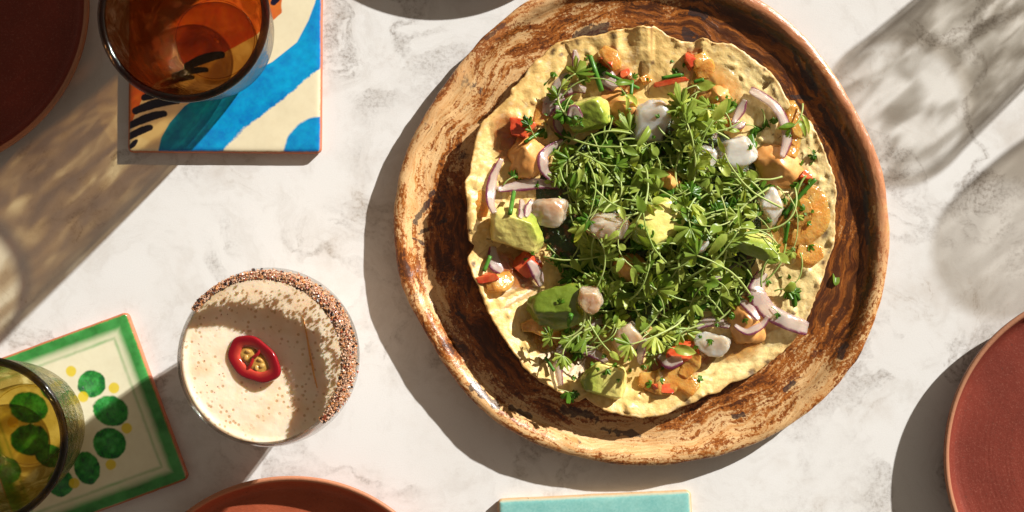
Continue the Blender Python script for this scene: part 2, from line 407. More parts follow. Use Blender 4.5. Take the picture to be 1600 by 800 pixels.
M['stem'] = m_leaf("microgreen_stem", (0.46, 0.54, 0.17), (0.28, 0.42, 0.08), (0.52, 0.55, 0.24), .25)
M['amber'] = m_glass("amber_glass", (0.54, 0.405, 0.24), (0.93, 0.86, 0.71), bumpk=.7)
M['amber_rim'] = m_glass("amber_rim", (0.34, 0.20, 0.095), (0.44, 0.27, 0.13), bumpk=.1)
M['olive'] = m_glass("olive_glass", (0.56, 0.47, 0.23), (0.97, 0.93, 0.74), bumpk=.8)
M['olive_rim'] = m_glass("olive_rim", (0.30, 0.24, 0.11), (0.40, 0.33, 0.15), bumpk=.1)
M['amber_base'] = m_glass('amber_base', (0.78, 0.62, 0.38), (0.86, 0.72, 0.48), bumpk=.3)
M['olive_base'] = m_glass('olive_base', (0.86, 0.78, 0.48), (0.93, 0.86, 0.60), bumpk=.3)
M['smoke'] = m_glass("brown_bottle_glass", (0.22, 0.12, 0.05), (0.5, 0.36, 0.2), bumpk=.3)
M['clear'] = m_glass("clear_hammered", (0.52, 0.50, 0.46), (1, 0.99, 0.97), bumpk=.6, thr=(.32, .60), scale=(80, 80, 70))
M['clear_rim'] = m_glass("clear_rim", (0.80, 0.78, 0.75), (0.92, .90, .87), bumpk=.1)
M['coupe'] = m_glass("thin_clear_glass", (0.95, 0.935, 0.91), (0.985, .98, .97), bumpk=0.02, var=.5)
M['foam'] = m_foam()
M['drink'] = m_flesh("beige_drink", (0.62, 0.40, 0.24), (0.58, 0.36, 0.21), 30, .4, .3, .006)
M['chili'] = m_flesh("red_chili", (0.26, 0.004, 0.010), (0.33, 0.010, 0.010), 160, .12, .25, .002, (1, .15, .1), (200, .1, .0004), .6)
M['chili_skin'] = m_attr('chili_skin', .12, .15, (240, .12, .0005), mottling=.3, mscale=120, coat=.6, sss_r=(1, .2, .1))
M['seed'] = m_flesh('chili_seed', (0.60, 0.36, 0.10), (0.52, 0.28, 0.07), 200, .3, .3, .002)
M['chili_core'] = m_flesh("chili_core", (0.50, 0.25, 0.05), (0.60, 0.35, 0.08), 260, .3, .3, .002)

# ------------------------------------------------------------------ table
tv = [(-1.2, -1.2, -.03), (1.2, -1.2, -.03), (1.2, 1.2, -.03), (-1.2, 1.2, -.03), (-1.2, -1.2, 0), (1.2, -1.2, 0), (1.2, 1.2, 0), (-1.2, 1.2, 0)]
tf = [(3, 2, 1, 0), (4, 5, 6, 7), (0, 1, 5, 4), (1, 2, 6, 5), (2, 3, 7, 6), (3, 0, 4, 7)]
tb = link("table_top", new_mesh("table_top", tv, tf, M['marble'], smooth=False)); tb["kind"] = "structure"; tb["label"] = "white veined marble table top"

# ------------------------------------------------------------------ platter
PC = (1001, 341)
outl = [(1190, 0), (1245, 45), (1290, 95), (1320, 145), (1345, 190), (1375, 260), (1387, 330), (1386, 420), (1371, 490), (1341, 560), (1298, 612), (1240, 660), (1170, 698), (1080, 721), (990, 727), (900, 713), (830, 690), (770, 655), (715, 600), (680, 543), (648, 490), (624, 430), (615, 370), (618, 300), (638, 230), (677, 160), (727, 90), (787, 30), (825, 0), (900, -30), (1001, -42), (1100, -32)]
oa = np.array([math.atan2(PC[1] - y, x - PC[0]) for x, y in outl]); orr = np.array([math.hypot(x - PC[0], y - PC[1]) for x, y in outl])
ix = np.argsort(oa); oa, orr = oa[ix], orr[ix]
def periodic(a, A, Rr):
    return np.interp(a, np.concatenate([A - 2 * np.pi, A, A + 2 * np.pi]), np.tile(Rr, 3))
NA = 720
ang = np.linspace(-np.pi, np.pi, NA, endpoint=False)
pr = periodic(ang, oa, orr)
for _ in range(6): pr = (np.roll(pr, 1) + pr * 2 + np.roll(pr, -1)) / 4
pr = pr + 1.6 * fbm(np.cos(ang) * 5, np.sin(ang) * 5, 2.0)
pr = pr * S * (1 - .013 / D)
prof = smooth_prof([(0.001, .0012), (.55, .0012), (.70, .0), (.80, .0012), (.93, .0055), (.985, .0098), (1.0, .0122), (.994, .0138), (.978, .0146), (.958, .0140), (.940, .0118), (.922, .0088), (.895, .0070), (.85, .0060), (.72, .0053), (.45, .0048), (.2, .0046), (0.001, .0045)], 5)
prof2 = [prof[0]]
for a_, b_ in zip(prof[:-1], prof[1:]):
    nsub = max(1, int(abs(b_[0] - a_[0]) / .010)) if b_[1] > .004 and b_[0] > .6 else 1
    for q_ in range(1, nsub + 1): prof2.append(a_ + (b_ - a_) * q_ / nsub)
prof = prof2
PV = []; PF = []; PCOL = []
def platter_paint(px, py, rn, top):
    a = np.degrees(np.arctan2(PC[1] - py, px - PC[0])) % 360
    A = [0, 30, 60, 85, 110, 135, 160, 185, 215, 245, 270, 300, 330, 360]
    floor = np.interp(a, A, [.84, .86, .84, .80, .58, .36, .50, .80, .80, .60, .44, .52, .74, .84])
    slope = np.interp(a, A, [.98, .98, .92, .74, .52, .36, .36, .40, .56, .26, .24, .38, .62, .98])
    lip = np.interp(a, A, [.55, .55, .55, .55, .46, .38, .42, .50, .58, .42, .42, .44, .50, .55])
    t1 = sstep(.83, .90, rn + .015 * fbm(px / 30, py / 30, 2.)); t2 = sstep(.935, .965, rn)
    R_ = floor * (1 - t1) + slope * t1; R_ = R_ * (1 - t2) + lip * t2
    R_ = np.clip(R_ + .16 * fbm(px / 60, py / 60, 8., 3), 0, 1)
    B_ = np.zeros_like(px); n_ = fbm(px / 7, py / 7, 1.)
    for (x0, y0, x1, y1, w_) in ((676, 296, 662, 330, 4), (664, 318, 648, 346, 4), (694, 344, 652, 366, 4), (645, 372, 660, 380, 3), (1238, 70, 1268, 136, 4), (1262, 100, 1280, 150, 4), (1296, 140, 1310, 172, 3), (1224, 146, 1272, 152, 4), (1284, 165, 1296, 190, 4), (905, 50, 945, 44, 11), (1074, 46, 1086, 64, 9), (1082, 14, 1104, 22, 8), (740, 602, 775, 632, 8), (800, 640, 830, 652, 6), (945, 672, 1000, 682, 7), (880, 640, 930, 655, 8), (1150, 652, 1165, 648, 5), (1230, 610, 1240, 600, 5), (1180, 18, 1230, 48, 6), (760, 60, 790, 38, 4), (1350, 240, 1362, 290, 4), (1355, 300, 1358, 380, 4), (1310, 560, 1322, 540, 5), (1288, 170, 1330, 235, 5)):
        d_, t_ = seg_d(px, py, (x0, y0), (x1, y1)); B_ = np.maximum(B_, 1 - sstep(.1, 1.5, d_ / w_ + 1.1 * n_))
    C_ = t2 * np.interp(a, [0, 10, 60, 90, 200, 340, 360], [.9, 1, 1, .3, 0, 0, .9])
    return np.stack([R_, B_, C_], -1) * top
def seg_d(x, y, a, b):
    dx, dy = b[0] - a[0], b[1] - a[1]; t = np.clip(((x - a[0]) * dx + (y - a[1]) * dy) / (dx * dx + dy * dy), 0, 1)
    return np.hypot(x - a[0] - t * dx, y - a[1] - t * dy), t
for (r, z) in prof:
    rw = 1 + (0.006 * fbm(np.cos(ang) * 9, np.sin(ang) * 9, r * 14) if r > .3 else 0 * ang)
    zz = z + (z > .0035) * 0.0009 * fbm(np.cos(ang) * 7 * r + 5, np.sin(ang) * 7 * r, 1.0) + (0.0013 * sstep(.9, .98, r) * fbm(np.cos(ang) * 2.2, np.sin(ang) * 2.2, 8.0))
    rr0 = pr * r * rw
    PV += [tuple(q) for q in np.stack([rr0 * np.cos(ang), rr0 * np.sin(ang), zz], 1)]
    ppx = PC[0] + rr0 / (S * (1 - .013 / D)) * np.cos(ang); ppy = PC[1] - rr0 / (S * (1 - .013 / D)) * np.sin(ang)
    PCOL.append(platter_paint(ppx, ppy, r + 0 * ang, 1.0))
PCOL = np.concatenate(PCOL)
for i in range(len(prof) - 1):
    for k in range(NA):
        l = (k + 1) % NA
        PF.append((i * NA + k, i * NA + l, (i + 1) * NA + l, (i + 1) * NA + k))
plat = link("serving_platter", new_mesh("serving_platter", PV, PF, M['platter'], col=PCOL), loc=(*P(*PC, .013)[:2], .0002))
tag(plat, "large handmade round platter with streaky rust brown and cream glaze under the tostada", "platter")

# ------------------------------------------------------------------ terracotta side plates
def side_plate(px, py, R, mat, label, name="side_plate", group="terracotta side plates"):
    p = [(.001, .001), (.55, .001), (.62, 0), (.68, .0012), (.86, .0035), (.955, .0088), (.993, .0145), (1.0, .0172), (.996, .0186), (.985, .0190), (.972, .0180), (.955, .0140), (.93, .0095), (.88, .0070), (.7, .0060), (.3, .0056), (.001, .0055)]
    k = R * S * (1 - .018 / D)
    V, F = lathe([(r * k, z) for r, z in smooth_prof(p, 5)], 200, lambda a: 1 + .003 * math.sin(2 * a + px) + .002 * math.sin(5 * a + py))
    o = link(name, new_mesh(name, V, F, mat), loc=(*P(px, py, .018)[:2], .0001))
    return tag(o, label, "plate", group)
side_plate(-127, 3, 267, M['terracotta'], "dark shaded terracotta plate cut off at the upper left corner")
side_plate(1741, 712, 266, M['terracotta'], "matte red terracotta plate cut off at the right edge")
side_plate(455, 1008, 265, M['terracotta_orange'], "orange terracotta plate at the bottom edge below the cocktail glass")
side_plate(749, -301, 262, M['terracotta'], "terracotta plate beyond the top edge casting a rounded shadow on the marble")

# ------------------------------------------------------------------ tiles
def tile(px, py, half, rotdeg, th, paint, label, name, clay):
    n = 260; a = half * S
    e = link(name, None, loc=(*P(px, py, th)[:2], 0.0), rot=(0, 0, math.radians(rotdeg)))
    q = np.linspace(-1, 1, n); X, Y = np.meshgrid(q, q)
    # rounded corners
    u = X * a; v = Y * a
    cr = .0032
    ex = np.clip(np.abs(u) - (a - cr), 0, None); ey = np.clip(np.abs(v) - (a - cr), 0, None); d = np.hypot(ex, ey); k = np.where(d > cr, cr / np.maximum(d, 1e-9), 1)
    inx = (np.abs(u) > a - cr) & (np.abs(v) > a - cr)
    uu = np.where(inx, np.sign(u) * (a - cr + ex * k), u); vv = np.where(inx, np.sign(v) * (a - cr + ey * k), v)
    wob = .00025
    uu = uu + wob * fbm(u * 0 + 3, v * 90, 2.) * (np.abs(X) > .9); vv = vv + wob * fbm(u * 90, v * 0 + 7, 5.) * (np.abs(Y) > .9)
    m = np.maximum(np.abs(X), np.abs(Y)); dist = (1 - m) * a
    Z = th - .0011 * np.exp(-dist / .0010) + .00025 * fbm(u * 40, v * 40, 1.)
    # colours: painter works in photograph pixels on the tile's top surface
    cr_, sr_ = math.cos(math.radians(rotdeg)), math.sin(math.radians(rotdeg))
    ox, oy = P(px, py, th)[:2]
    wx = ox + u * cr_ - v * sr_; wy = oy + u * sr_ + v * cr_
    kk = S * (1 - th / D)
    col = paint(wx / kk + 800, 400 - wy / kk, u / a, v / a)
    V = np.stack([uu.ravel(), vv.ravel(), Z.ravel()], 1)
    F = [(j * n + i, j * n + i + 1, (j + 1) * n + i + 1, (j + 1) * n + i) for j in range(n - 1) for i in range(n - 1)]
    part("glazed_face", V, F, M['tile_glaze'], e, col=col.reshape(-1, 3))
    # clay body, one loop below the face
    idx = [i for i in range(n)] + [j * n + n - 1 for j in range(1, n)] + [(n - 1) * n + i for i in range(n - 2, -1, -1)] + [j * n for j in range(n - 2, 0, -1)]
    b = V[idx]; m_ = len(idx); VV = []
    for (z, sc_) in ((None, 1.0), (th * .72, 1.012), (th * .2, 1.010), (0.0003, 1.0)):
        for p in b: VV.append((p[0] * sc_, p[1] * sc_, (p[2] - .0001) if z is None else z))
    FF = []
    for i in range(3):
        for k2 in range(m_):
            l = (k2 + 1) % m_; FF.append((i * m_ + l, i * m_ + k2, (i + 1) * m_ + k2, (i + 1) * m_ + l))
    FF.append(tuple(3 * m_ + k2 for k2 in range(m_)))
    part("clay_body", VV, FF, clay, e)
    tag(e, label, "tile", "glazed tiles used as coasters")
    return e
def L3(c, f, d):
    f = np.asarray(f)[..., None]; return c * (1 - f) + np.array(d) * f
def curve_side(x, y, pts):
    """positive where the point lies right of / below the curve given as y -> x"""
    pts = sorted(pts, key=lambda p: p[1]); ys = [p[1] for p in pts]; xs = [p[0] for p in pts]
    return x - np.interp(y, ys, xs)
def seg_d(x, y, a, b):
    dx, dy = b[0] - a[0], b[1] - a[1]; t = np.clip(((x - a[0]) * dx + (y - a[1]) * dy) / (dx * dx + dy * dy), 0, 1)
    return np.hypot(x - a[0] - t * dx, y - a[1] - t * dy), t
def paint_blue(x, y, u, v):
    n1 = fbm(x / 9, y / 9, 0.3); n2 = fbm(x / 40, y / 40, 3.3); n3 = fbm(x / 3, y / 3, 7.7, 2)
    c = np.zeros(x.shape + (3,)) + np.array((0.70, 0.62, 0.42))
    c = c * (1 + .05 * n2[..., None])
    blue = np.stack([0.004 + 0 * x, 0.235 + .10 * n2 + .10 * n1 + .05 * n3, 0.50 + .10 * n2 + .10 * n1], -1)
    up = curve_side(x, y, [(500, -70), (497, -20), (492, 5), (482, 32), (464, 66), (425, 97), (372, 122), (318, 146), (288, 166), (265, 192), (252, 215), (246, 240)])
    lo = curve_side(x, y, [(640, 10), (500, 105), (463, 138), (420, 172), (378, 203), (346, 238), (320, 262)])
    # wobbly dry brush on the lower edge
    band = sstep(-1.2, 1.2, up) * (1 - sstep(-3, 3, lo + 5 * n1 + 3 * n3))
    f = np.clip(band, 0, 1)
    c = c * (1 - f[..., None]) + blue * f[..., None]
    q = 1 - sstep(-2, 2, np.hypot((x - 503) / 1.02, y - 240) - 58 + 2 * n1)
    c = c * (1 - q[..., None]) + (blue * .95) * q[..., None]
    org = 1 - sstep(-1, 1, curve_side(x, y, [(440, 20), (400, 55), (332, 92), (285, 113), (245, 128), (224, 150), (206, 190), (196, 215)]) + 1.5 * n1)
    org = org * (y < 215)
    oc = np.stack([.56 + .10 * n2, .125 + .05 * n1, .022 + 0 * x], -1)
    c = c * (1 - org[..., None]) + oc * org[..., None]
    for a, b, wd in (((204, 229), (212, 222), 4), ((200, 214), (235, 203), 5.5), ((203, 196), (257, 180), 6), ((212, 173), (277, 158), 6.5), ((226, 152), (275, 146), 6), ((293, 103), (346, 88), 7), ((272, 118), (322, 112), 5), ((255, 132), (300, 124), 4.5), ((428, 3), (440, -12), 6), ((450, -30), (425, -20), 6), ((445, -48), (415, -40), 6)):
        dd, t = seg_d(x, y + 4 * np.sin((x - a[0]) / 22), a, b)
        wv = wd * (.75 + .35 * np.sin(np.pi * (t * .8 + .15)))
        s_ = 1 - sstep(-.8, .8, dd - wv + .8 * n3)
        c = L3(c, s_, (.008, .007, .022))
    edge = sstep(.955, .985, np.maximum(np.abs(u), np.abs(v)) + .012 * n1)
    dk = c * np.array((.55, .55, .8))
    c = np.where(((f + q) > .5)[..., None], c * (1 - edge[..., None] * .6) + dk * edge[..., None] * .6, c)
    ch = sstep(.988, .998, np.maximum(np.abs(u), np.abs(v)) + .006 * n3)
    return np.clip(L3(c, ch * .8, (.45, .17, .08)), 0, 1)
TB = (351.5, 87.5)
tile(TB[0], TB[1], 148.5, -0.4, .0068, paint_blue, "cream tile with a bold turquoise brush stroke under the amber glass", "coaster_tile", M['tile_clay'])
def paint_green(x, y, u, v):
    n1 = fbm(x / 8, y / 8, 0.3); n2 = fbm(x / 30, y / 30, 3.3); n3 = fbm(x / 2.5, y / 2.5, 7.7, 2)
    c = np.zeros(x.shape + (3,)) + np.array((0.70, 0.655, 0.46)); c = c * (1 + .04 * n2[..., None])
    grn = np.stack([.012 + .015 * (n2 + .5), .16 + .11 * n2 + .05 * n3, .022 + .02 * n2], -1); lg = np.array((.10, .40, .11))
    m = np.maximum(np.abs(u), np.abs(v)); mm = m + .008 * n1
    b = sstep(.83, .90, mm + .02 * n2); wash = sstep(.77, .90, mm) * .0
    tint = np.clip(.45 + .9 * n2 + .35 * n1, 0, 1)[..., None]
    gc = grn * (1 - tint * .55) + lg * tint * .55
    c = c * (1 - b[..., None]) + gc * b[..., None]
    ln = np.clip(np.exp(-((mm - .775) / .020) ** 2) * (.45 + .35 * n2) + sstep(.775, .86, mm) * .45, 0, 1)
    c = c * (1 - ln[..., None]) + (gc * .8 + lg * .2) * ln[..., None]
    for (px, py, rx, ry, an) in ((143, 600, 21, 20, 0), (173, 642, 27, 22, .3), (171, 693, 25, 23, .2), (136, 731, 19, 25, -.3), (45, 637, 29, 23, .2), (47, 687, 29, 23, 0), (78, 712, 22, 17, .3), (85, 608, 22, 17, .2), (8, 735, 24, 20, .2), (95, 755, 20, 20, 0)):
        ca, sa = math.cos(an), math.sin(an); dx, dy = x - px, y - py
        q = np.hypot((dx * ca + dy * sa) / rx, (-dx * sa + dy * ca) / ry)
        f = 1 - sstep(.98, 1.12, q + .09 * n1)
        pc = np.stack([.012 + .05 * np.clip(n1 + .2, 0, 1), .20 + .22 * n1 + .12 * n3, .03 + .08 * np.clip(n1, 0, 1)], -1)
        pc = pc + np.clip(.7 - q, 0, 1)[..., None] * np.array((.05, .12, .05))
        c = c * (1 - f[..., None]) + np.clip(pc, 0.004, 1) * f[..., None]
    for (px, py) in ((111, 580), (178, 606), (198, 669), (173, 726), (116, 755), (60, 592), (20, 660), (130, 620)):
        f = (1 - sstep(.8, 1.15, np.hypot(x - px, y - py) / 8.5 + .12 * n1)) * .9
        c = L3(c, f, (.66, .50, .012))
    ch = sstep(.982, .997, m + .008 * n3)
    return np.clip(L3(c, ch * .85, (.40, .14, .06)), 0, 1)
tile(115, 666, 137, 20.2, .0072, paint_green, "cream tile with green border and green flower petals under the olive glass", "coaster_tile", M['tile_clay'])
def paint_teal(x, y, u, v):
    n2 = fbm(x / 30, y / 30, 3.3); n3 = fbm(x / 2.5, y / 2.5, 7.7, 3)
    c = np.stack([.215 + .05 * n2 + .07 * n3, .47 + .06 * n2 + .07 * n3, .43 + .05 * n2 + .06 * n3], -1)
    ch = sstep(.972, .992, np.maximum(np.abs(u), np.abs(v)) + .004 * n3)
    return np.clip(L3(c, ch * .75, (.50, .42, .27)), 0, 1)
tile(935.5, 925, 149, 2.7, .0070, paint_teal, "plain pale turquoise tile at the bottom edge below the platter", "coaster_tile", M['tan_clay'])

# ------------------------------------------------------------------ tumblers
T_OUT = [(.001, 0), (.022, 0), (.0275, .0015), (.0325, .007), (.0370, .017), (.0400, .030), (.0428, .050), (.0455, .075), (.0470, .0905)]
T_IN = [(.0438, .0905), (.0425, .075), (.0398, .050), (.0370, .031), (.0325, .0175), (.0262, .0100), (.0240, .0088), (.0225, .0084), (.001, .0082)]
def tumbler(px, py, zb, mat, rim, base, label, k=1.0, kz=1.0):
    e = link("tumbler", None, loc=(*P(px, py, zb + .008)[:2], zb + .0003))
    po = [(r * k, z * kz) for r, z in smooth_prof(T_OUT, 6)]; pi = [(r * k, z * kz) for r, z in smooth_prof(T_IN, 6)]
    V, F = lathe(po[24:], 128); part("outer_wall", V, F, mat, e)
    V, F = lathe(pi[:-17], 128); part("inner_wall", V, F, mat, e)
    V, F = lathe(po[:25], 96); bs = part("base", V, F, base, e)
    V, F = lathe(pi[-18:], 96); part("inside_floor", V, F, base, bs)
    rp = [(.0456 * k + .0023 * math.cos(q), .0914 * kz + .0023 * math.sin(q)) for q in np.linspace(0, 2 * math.pi, 20, endpoint=False)]
    V, F = lathe(rp, 160, lambda a: 1 + .004 * math.sin(3 * a), closed=True); part("rim", V, F, rim, e)
    return tag(e, label, "glass", "hammered glass tumblers")
tumbler(337, 62, .0068, M['amber'], M['amber_rim'], M['amber_base'], "amber hammered glass tumbler standing on the turquoise and cream tile", kz=1.12)
tumbler(45, 664, .0072, M['olive'], M['olive_rim'], M['olive_base'], "olive tinted glass tumbler standing on the green flower tile")
tumbler(1762, -152, 0, M['clear'], M['clear_rim'], M['clear_rim'], "clear hammered tumbler beyond the upper right corner casting a dappled shadow")
# unseen vessel added beyond the top edge to shade the upper left plate
e = link("shade_carafe", None, loc=(*P(505, -395, 0)[:2], .0003))
co = [(.001, 0), (.050, 0), (.060, .004), (.066, .03), (.066, .11), (.058, .15), (.040, .185), (.034, .21), (.038, .245)]
ci = [(.0355, .2455), (.0315, .21), (.0375, .186), (.055, .15), (.063, .11), (.063, .03), (.056, .009), (.001, .008)]
V, F = lathe(smooth_prof(co, 6), 96); part("outer_wall", V, F, M['smoke'], e)
V, F = lathe(smooth_prof(ci, 6), 96); part("inner_wall", V, F, M['smoke'], e)
rp = [(.0368 + .0025 * math.cos(q), .246 + .0025 * math.sin(q)) for q in np.linspace(0, 2 * math.pi, 14, endpoint=False)]
V, F = lathe(rp, 96, closed=True); part("rim", V, F, M['amber_rim'], e)
tag(e, "tall dark brown glass vessel added unseen beyond the top edge to shade the upper left plate", "shade_carafe")
# stemmed coupe beyond the right edge
e = link("stemmed_coupe", None, loc=(*P(2055, -55, 0)[:2], .0003))
so = [(.001, 0), (.034, 0), (.034, .0012), (.012, .003), (.004, .008), (.0032, .03), (.0034, .058), (.010, .070), (.030, .084), (.042, .102), (.0445, .118), (.0438, .128)]
si = [(.0425, .128), (.0432, .118), (.0408, .103), (.029, .086), (.010, .073), (.001, .071)]
V, F = lathe(smooth_prof(so, 5), 96); part("outer_wall", V, F, M['clear_rim'], e)
V, F = lathe(smooth_prof(si, 5), 96); part("inner_wall", V, F, M['clear_rim'], e)
tag(e, "clear stemmed coupe glass beyond the right edge casting a rounded shadow", "glass")

# ------------------------------------------------------------------ cocktail
RZ = .104
cx, cy = P(410, 562.5, RZ)[:2]
ck = link("cocktail_glass", None, loc=(cx, cy, .0003))
C_OUT = [(.001, 0), (.024, 0), (.027, .0015), (.031, .008), (.0375, .022), (.0445, .040), (.0498, .060), (.0515, .076), (.0500, .092), (.0474, .1035)]
C_IN = [(.0462, .1035), (.0486, .092), (.0501, .076), (.0484, .060), (.0430, .040), (.036, .024), (.027, .013), (.018, .010), (.001, .009)]
V, F = lathe(smooth_prof(C_OUT, 6), 128); part("outer_wall", V, F, M['coupe'], ck)
V, F = lathe(smooth_prof(C_IN, 6), 128); part("inner_wall", V, F, M['coupe'], ck)
rp = [(.0468 + .0009 * math.cos(q), .1037 + .0009 * math.sin(q)) for q in np.linspace(0, 2 * math.pi, 12, endpoint=False)]
V, F = lathe(rp, 160, closed=True); ck_rim = part("rim", V, F, M['clear_rim'], ck)
tag(ck, "rounded clear cocktail glass with chili salt crusted around part of its rim", "glass")
# salt crust
sr = random.Random(3); V = []; F = []; C = []
def grain(p, s, c):
    b = len(V); R_ = Euler((sr.uniform(0, 6), sr.uniform(0, 6), sr.uniform(0, 6))).to_matrix()
    for (a, b2, c2) in ((-1, -1, -1), (1, -1, -1), (1, 1, -1), (-1, 1, -1), (-1, -1, 1), (1, -1, 1), (1, 1, 1), (-1, 1, 1)):
        q = R_ @ Vector((a * s * sr.uniform(.5, 1.1), b2 * s * sr.uniform(.5, 1.0), c2 * s * sr.uniform(.4, 1.0)))
        V.append(Vector(p) + q); C.append(c)
    for f in ((3, 2, 1, 0), (4, 5, 6, 7), (0, 1, 5, 4), (1, 2, 6, 5), (2, 3, 7, 6), (3, 0, 4, 7)): F.append(tuple(b + i for i in f))
cop = np.array([tuple(q) for q in smooth_prof(C_OUT, 6)])
for _ in range(7000):
    a = math.radians(sr.uniform(-46, 144)); ad = math.degrees(a)
    wdt = min(1, (ad + 50) / 25) * min(1, max(.10, (150 - ad) / 115))
    z = .1045 - abs(sr.gauss(0, .5)) * .013 * wdt
    if z < .088: continue
    r = float(np.interp(z, cop[:, 1], cop[:, 0])) + sr.uniform(-.0003, .0014 + .0008 * wdt)
    if sr.random() < .22: z = sr.uniform(.1005, .1055); r = .0462 - sr.uniform(0, .0022) * wdt
    if sr.random() < .16: z = .1045 + sr.uniform(0, .0016) * wdt; r = .0468 + sr.uniform(-.002, .002) * wdt
    u = sr.random()
    if u < .76: c_ = sr.uniform(-.14, .08); c = (.56 + c_, .34 + c_, .225 + c_); s = sr.uniform(.0002, .0006)
    elif u < .87: c = (.26, .05, .022); s = sr.uniform(.0003, .0007)
    elif u < .93: c = (.50, .20, .07); s = sr.uniform(.0004, .0009)
    else: c = (.025, .014, .012); s = sr.uniform(.0003, .0009)
    grain((r * math.cos(a), r * math.sin(a), z), s, c)
b0_ = len(V); na_ = 150; zs_ = 7
for k in range(na_ + 1):
    ad = -45 + 187 * k / na_; a = math.radians(ad); wdt = min(1, (ad + 50) / 25) * min(1, max(.10, (150 - ad) / 115))
    dep = (.0095 + .003 * float(fbm(ad / 6, 1.3, 2.))) * wdt
    for j in range(zs_):
        z = .1046 - dep * j / (zs_ - 1); r = float(np.interp(z, cop[:, 1], cop[:, 0])) + .0005 * (j > 0) * (j < zs_ - 1) + .0003 * float(fbm(ad / 2, j, 5.))
        V.append((r * math.cos(a), r * math.sin(a), z)); C.append((.50, .30, .20))
for k in range(na_):
    for j in range(zs_ - 1):
        q = b0_ + k * zs_ + j; F.append((q, q + 1, q + 1 + zs_, q + zs_))
so_ = part("salt_crust", V, F, M['grain'], ck_rim, smooth=False, col=C); so_["kind"] = "stuff"
# drink, its own thing inside the glass
LZ = .0855
dk = link("cocktail_drink", None, loc=(cx, cy, .0003))
cin = np.array([tuple(q) for q in smooth_prof(C_IN, 6)])[::-1]
dp = [(max(r - .0002, .001), z + .0001) for r, z in cin if z < LZ - .0008] + [(float(np.interp(LZ, cin[:, 1], cin[:, 0])) - .0002, LZ - .0006)]
V, F = lathe(dp, 128); part("liquid", V, F, M['drink'], dk)
Rf = dp[-1][0]
rr_ = np.concatenate([np.linspace(0.0005, Rf * .96, 70), [Rf * .98, Rf]]); na = 180; V = []; F = []
for r in rr_:
    a = np.linspace(0, 2 * np.pi, na, endpoint=False); x, y = r * np.cos(a), r * np.sin(a)
    z = LZ + .0007 * fbm(x * 60, y * 60, .5) + .0010 * sstep(Rf * .9, Rf, r) - .0010 * np.exp(-((x - .004) ** 2 + (y + .001) ** 2) / .00012)
    if r == rr_[-1]: z = z * 0 + LZ - .0006
    V += [tuple(q) for q in np.stack([x, y, z], 1)]
for i in range(len(rr_) - 1):
    for k in range(na):
        l = (k + 1) % na; F.append((i * na + k, i * na + l, (i + 1) * na + l, (i + 1) * na + k))
fo = part("foam", V, F, M['foam'], dk)
def onfoam(px, py): 
    q = Pv(px, py, LZ); return (q.x - cx, q.y - cy)
pts = [(*onfoam(x, y), LZ + .0005) for x, y in ((473, 494), (479, 520), (484, 550), (489, 575), (491, 586), (496, 606))]
V, F = tube(crv(pts, 5), [.0003 + .0003 * math.sin(math.pi * i / 25) for i in range(26)], 6)
part("spice_streak", V, F, M['mayo'], fo)
tag(dk, "frothy beige cocktail with bubbles and spice specks filling the rounded glass", "drink")
# chili slice floating on it
qx, qy = P(397, 562, LZ + .003)[:2]
ch = link("chili_slice", None, loc=(qx, qy, LZ + .0004), rot=(.10, -.12, math.radians(-38)), scale=(.88,) * 3)
def ovalring(a0, b0, a1, b1, h, n=72):
    V = []; F = []
    cs = [(.97, .0), (1.02, .35), (1.0, .75), (.94, .95), (.85, 1.0), (.55, .93), (.25, .82), (.06, .70), (0, .5), (0, .05), (.5, 0)]
    for k in range(n):
        q = 2 * math.pi * k / n; wv = 1 + .04 * math.sin(2 * q + 1) + .035 * math.sin(3 * q + 1) + .02 * math.sin(7 * q)
        for (t, z) in cs:
            A = a1 + (a0 - a1) * t; B = b1 + (b0 - b1) * t
            V.append((A * wv * math.cos(q), B * wv * math.sin(q), z * h))
    m = len(cs)
    for k in range(n):
        l = (k + 1) % n
        for i in range(m):
            j = (i + 1) % m; F.append((k * m + i, l * m + i, l * m + j, k * m + j))
    return V, F
V, F = ovalring(.0184, .0136, .0104, .0064, .0040)
CT = [.97, 1.02, 1.0, .94, .85, .55, .25, .06, 0, 0, .5]; CC = [L3(np.array((.50, .055, .03)), min(1, max(0, (t - .05) / .5)), (.24, .004, .010)) for t in CT]
part("flesh_ring", V, F, M['chili_skin'], ch, col=[CC[i % 11] for i in range(len(V))])
def blob(n, f):
    V = []; F = []; rows = n // 2
    for i in range(rows + 1):
        th = math.pi * i / rows
        for k in range(n):
            ph = 2 * math.pi * k / n; V.append(f(Vector((math.sin(th) * math.cos(ph), math.sin(th) * math.sin(ph), math.cos(th)))))
    for i in range(rows):
        for k in range(n):
            l = (k + 1) % n; F.append((i * n + k, (i + 1) * n + k, (i + 1) * n + l, i * n + l))
    return V, F
for (x, y, a, b) in ((-.0058, .0002, .0052, .0060), (.0050, -.0003, .0068, .0066)):
    V, F = blob(24, lambda d: (d.x * a * (1 + .15 * math.sin(d.y * 9)), d.y * b * (1 + .12 * math.sin(d.x * 11)), d.z * .0011))
    part("seed_chamber", V, F, M['chili_core'], ch, loc=(x, y, .0012))
for (x, y, a) in ((-.0062, .0016, .4), (-.0048, -.0022, 1.8), (.0036, .0022, .2), (.0068, .0002, 1.2), (.0048, -.0030, 2.4)):
    V, F = blob(12, lambda d: (d.x * .0019, d.y * .0014, d.z * .0005)); part("seed", V, F, M['seed'], ch, loc=(x, y, .0024), rot=(.2, .1, a))
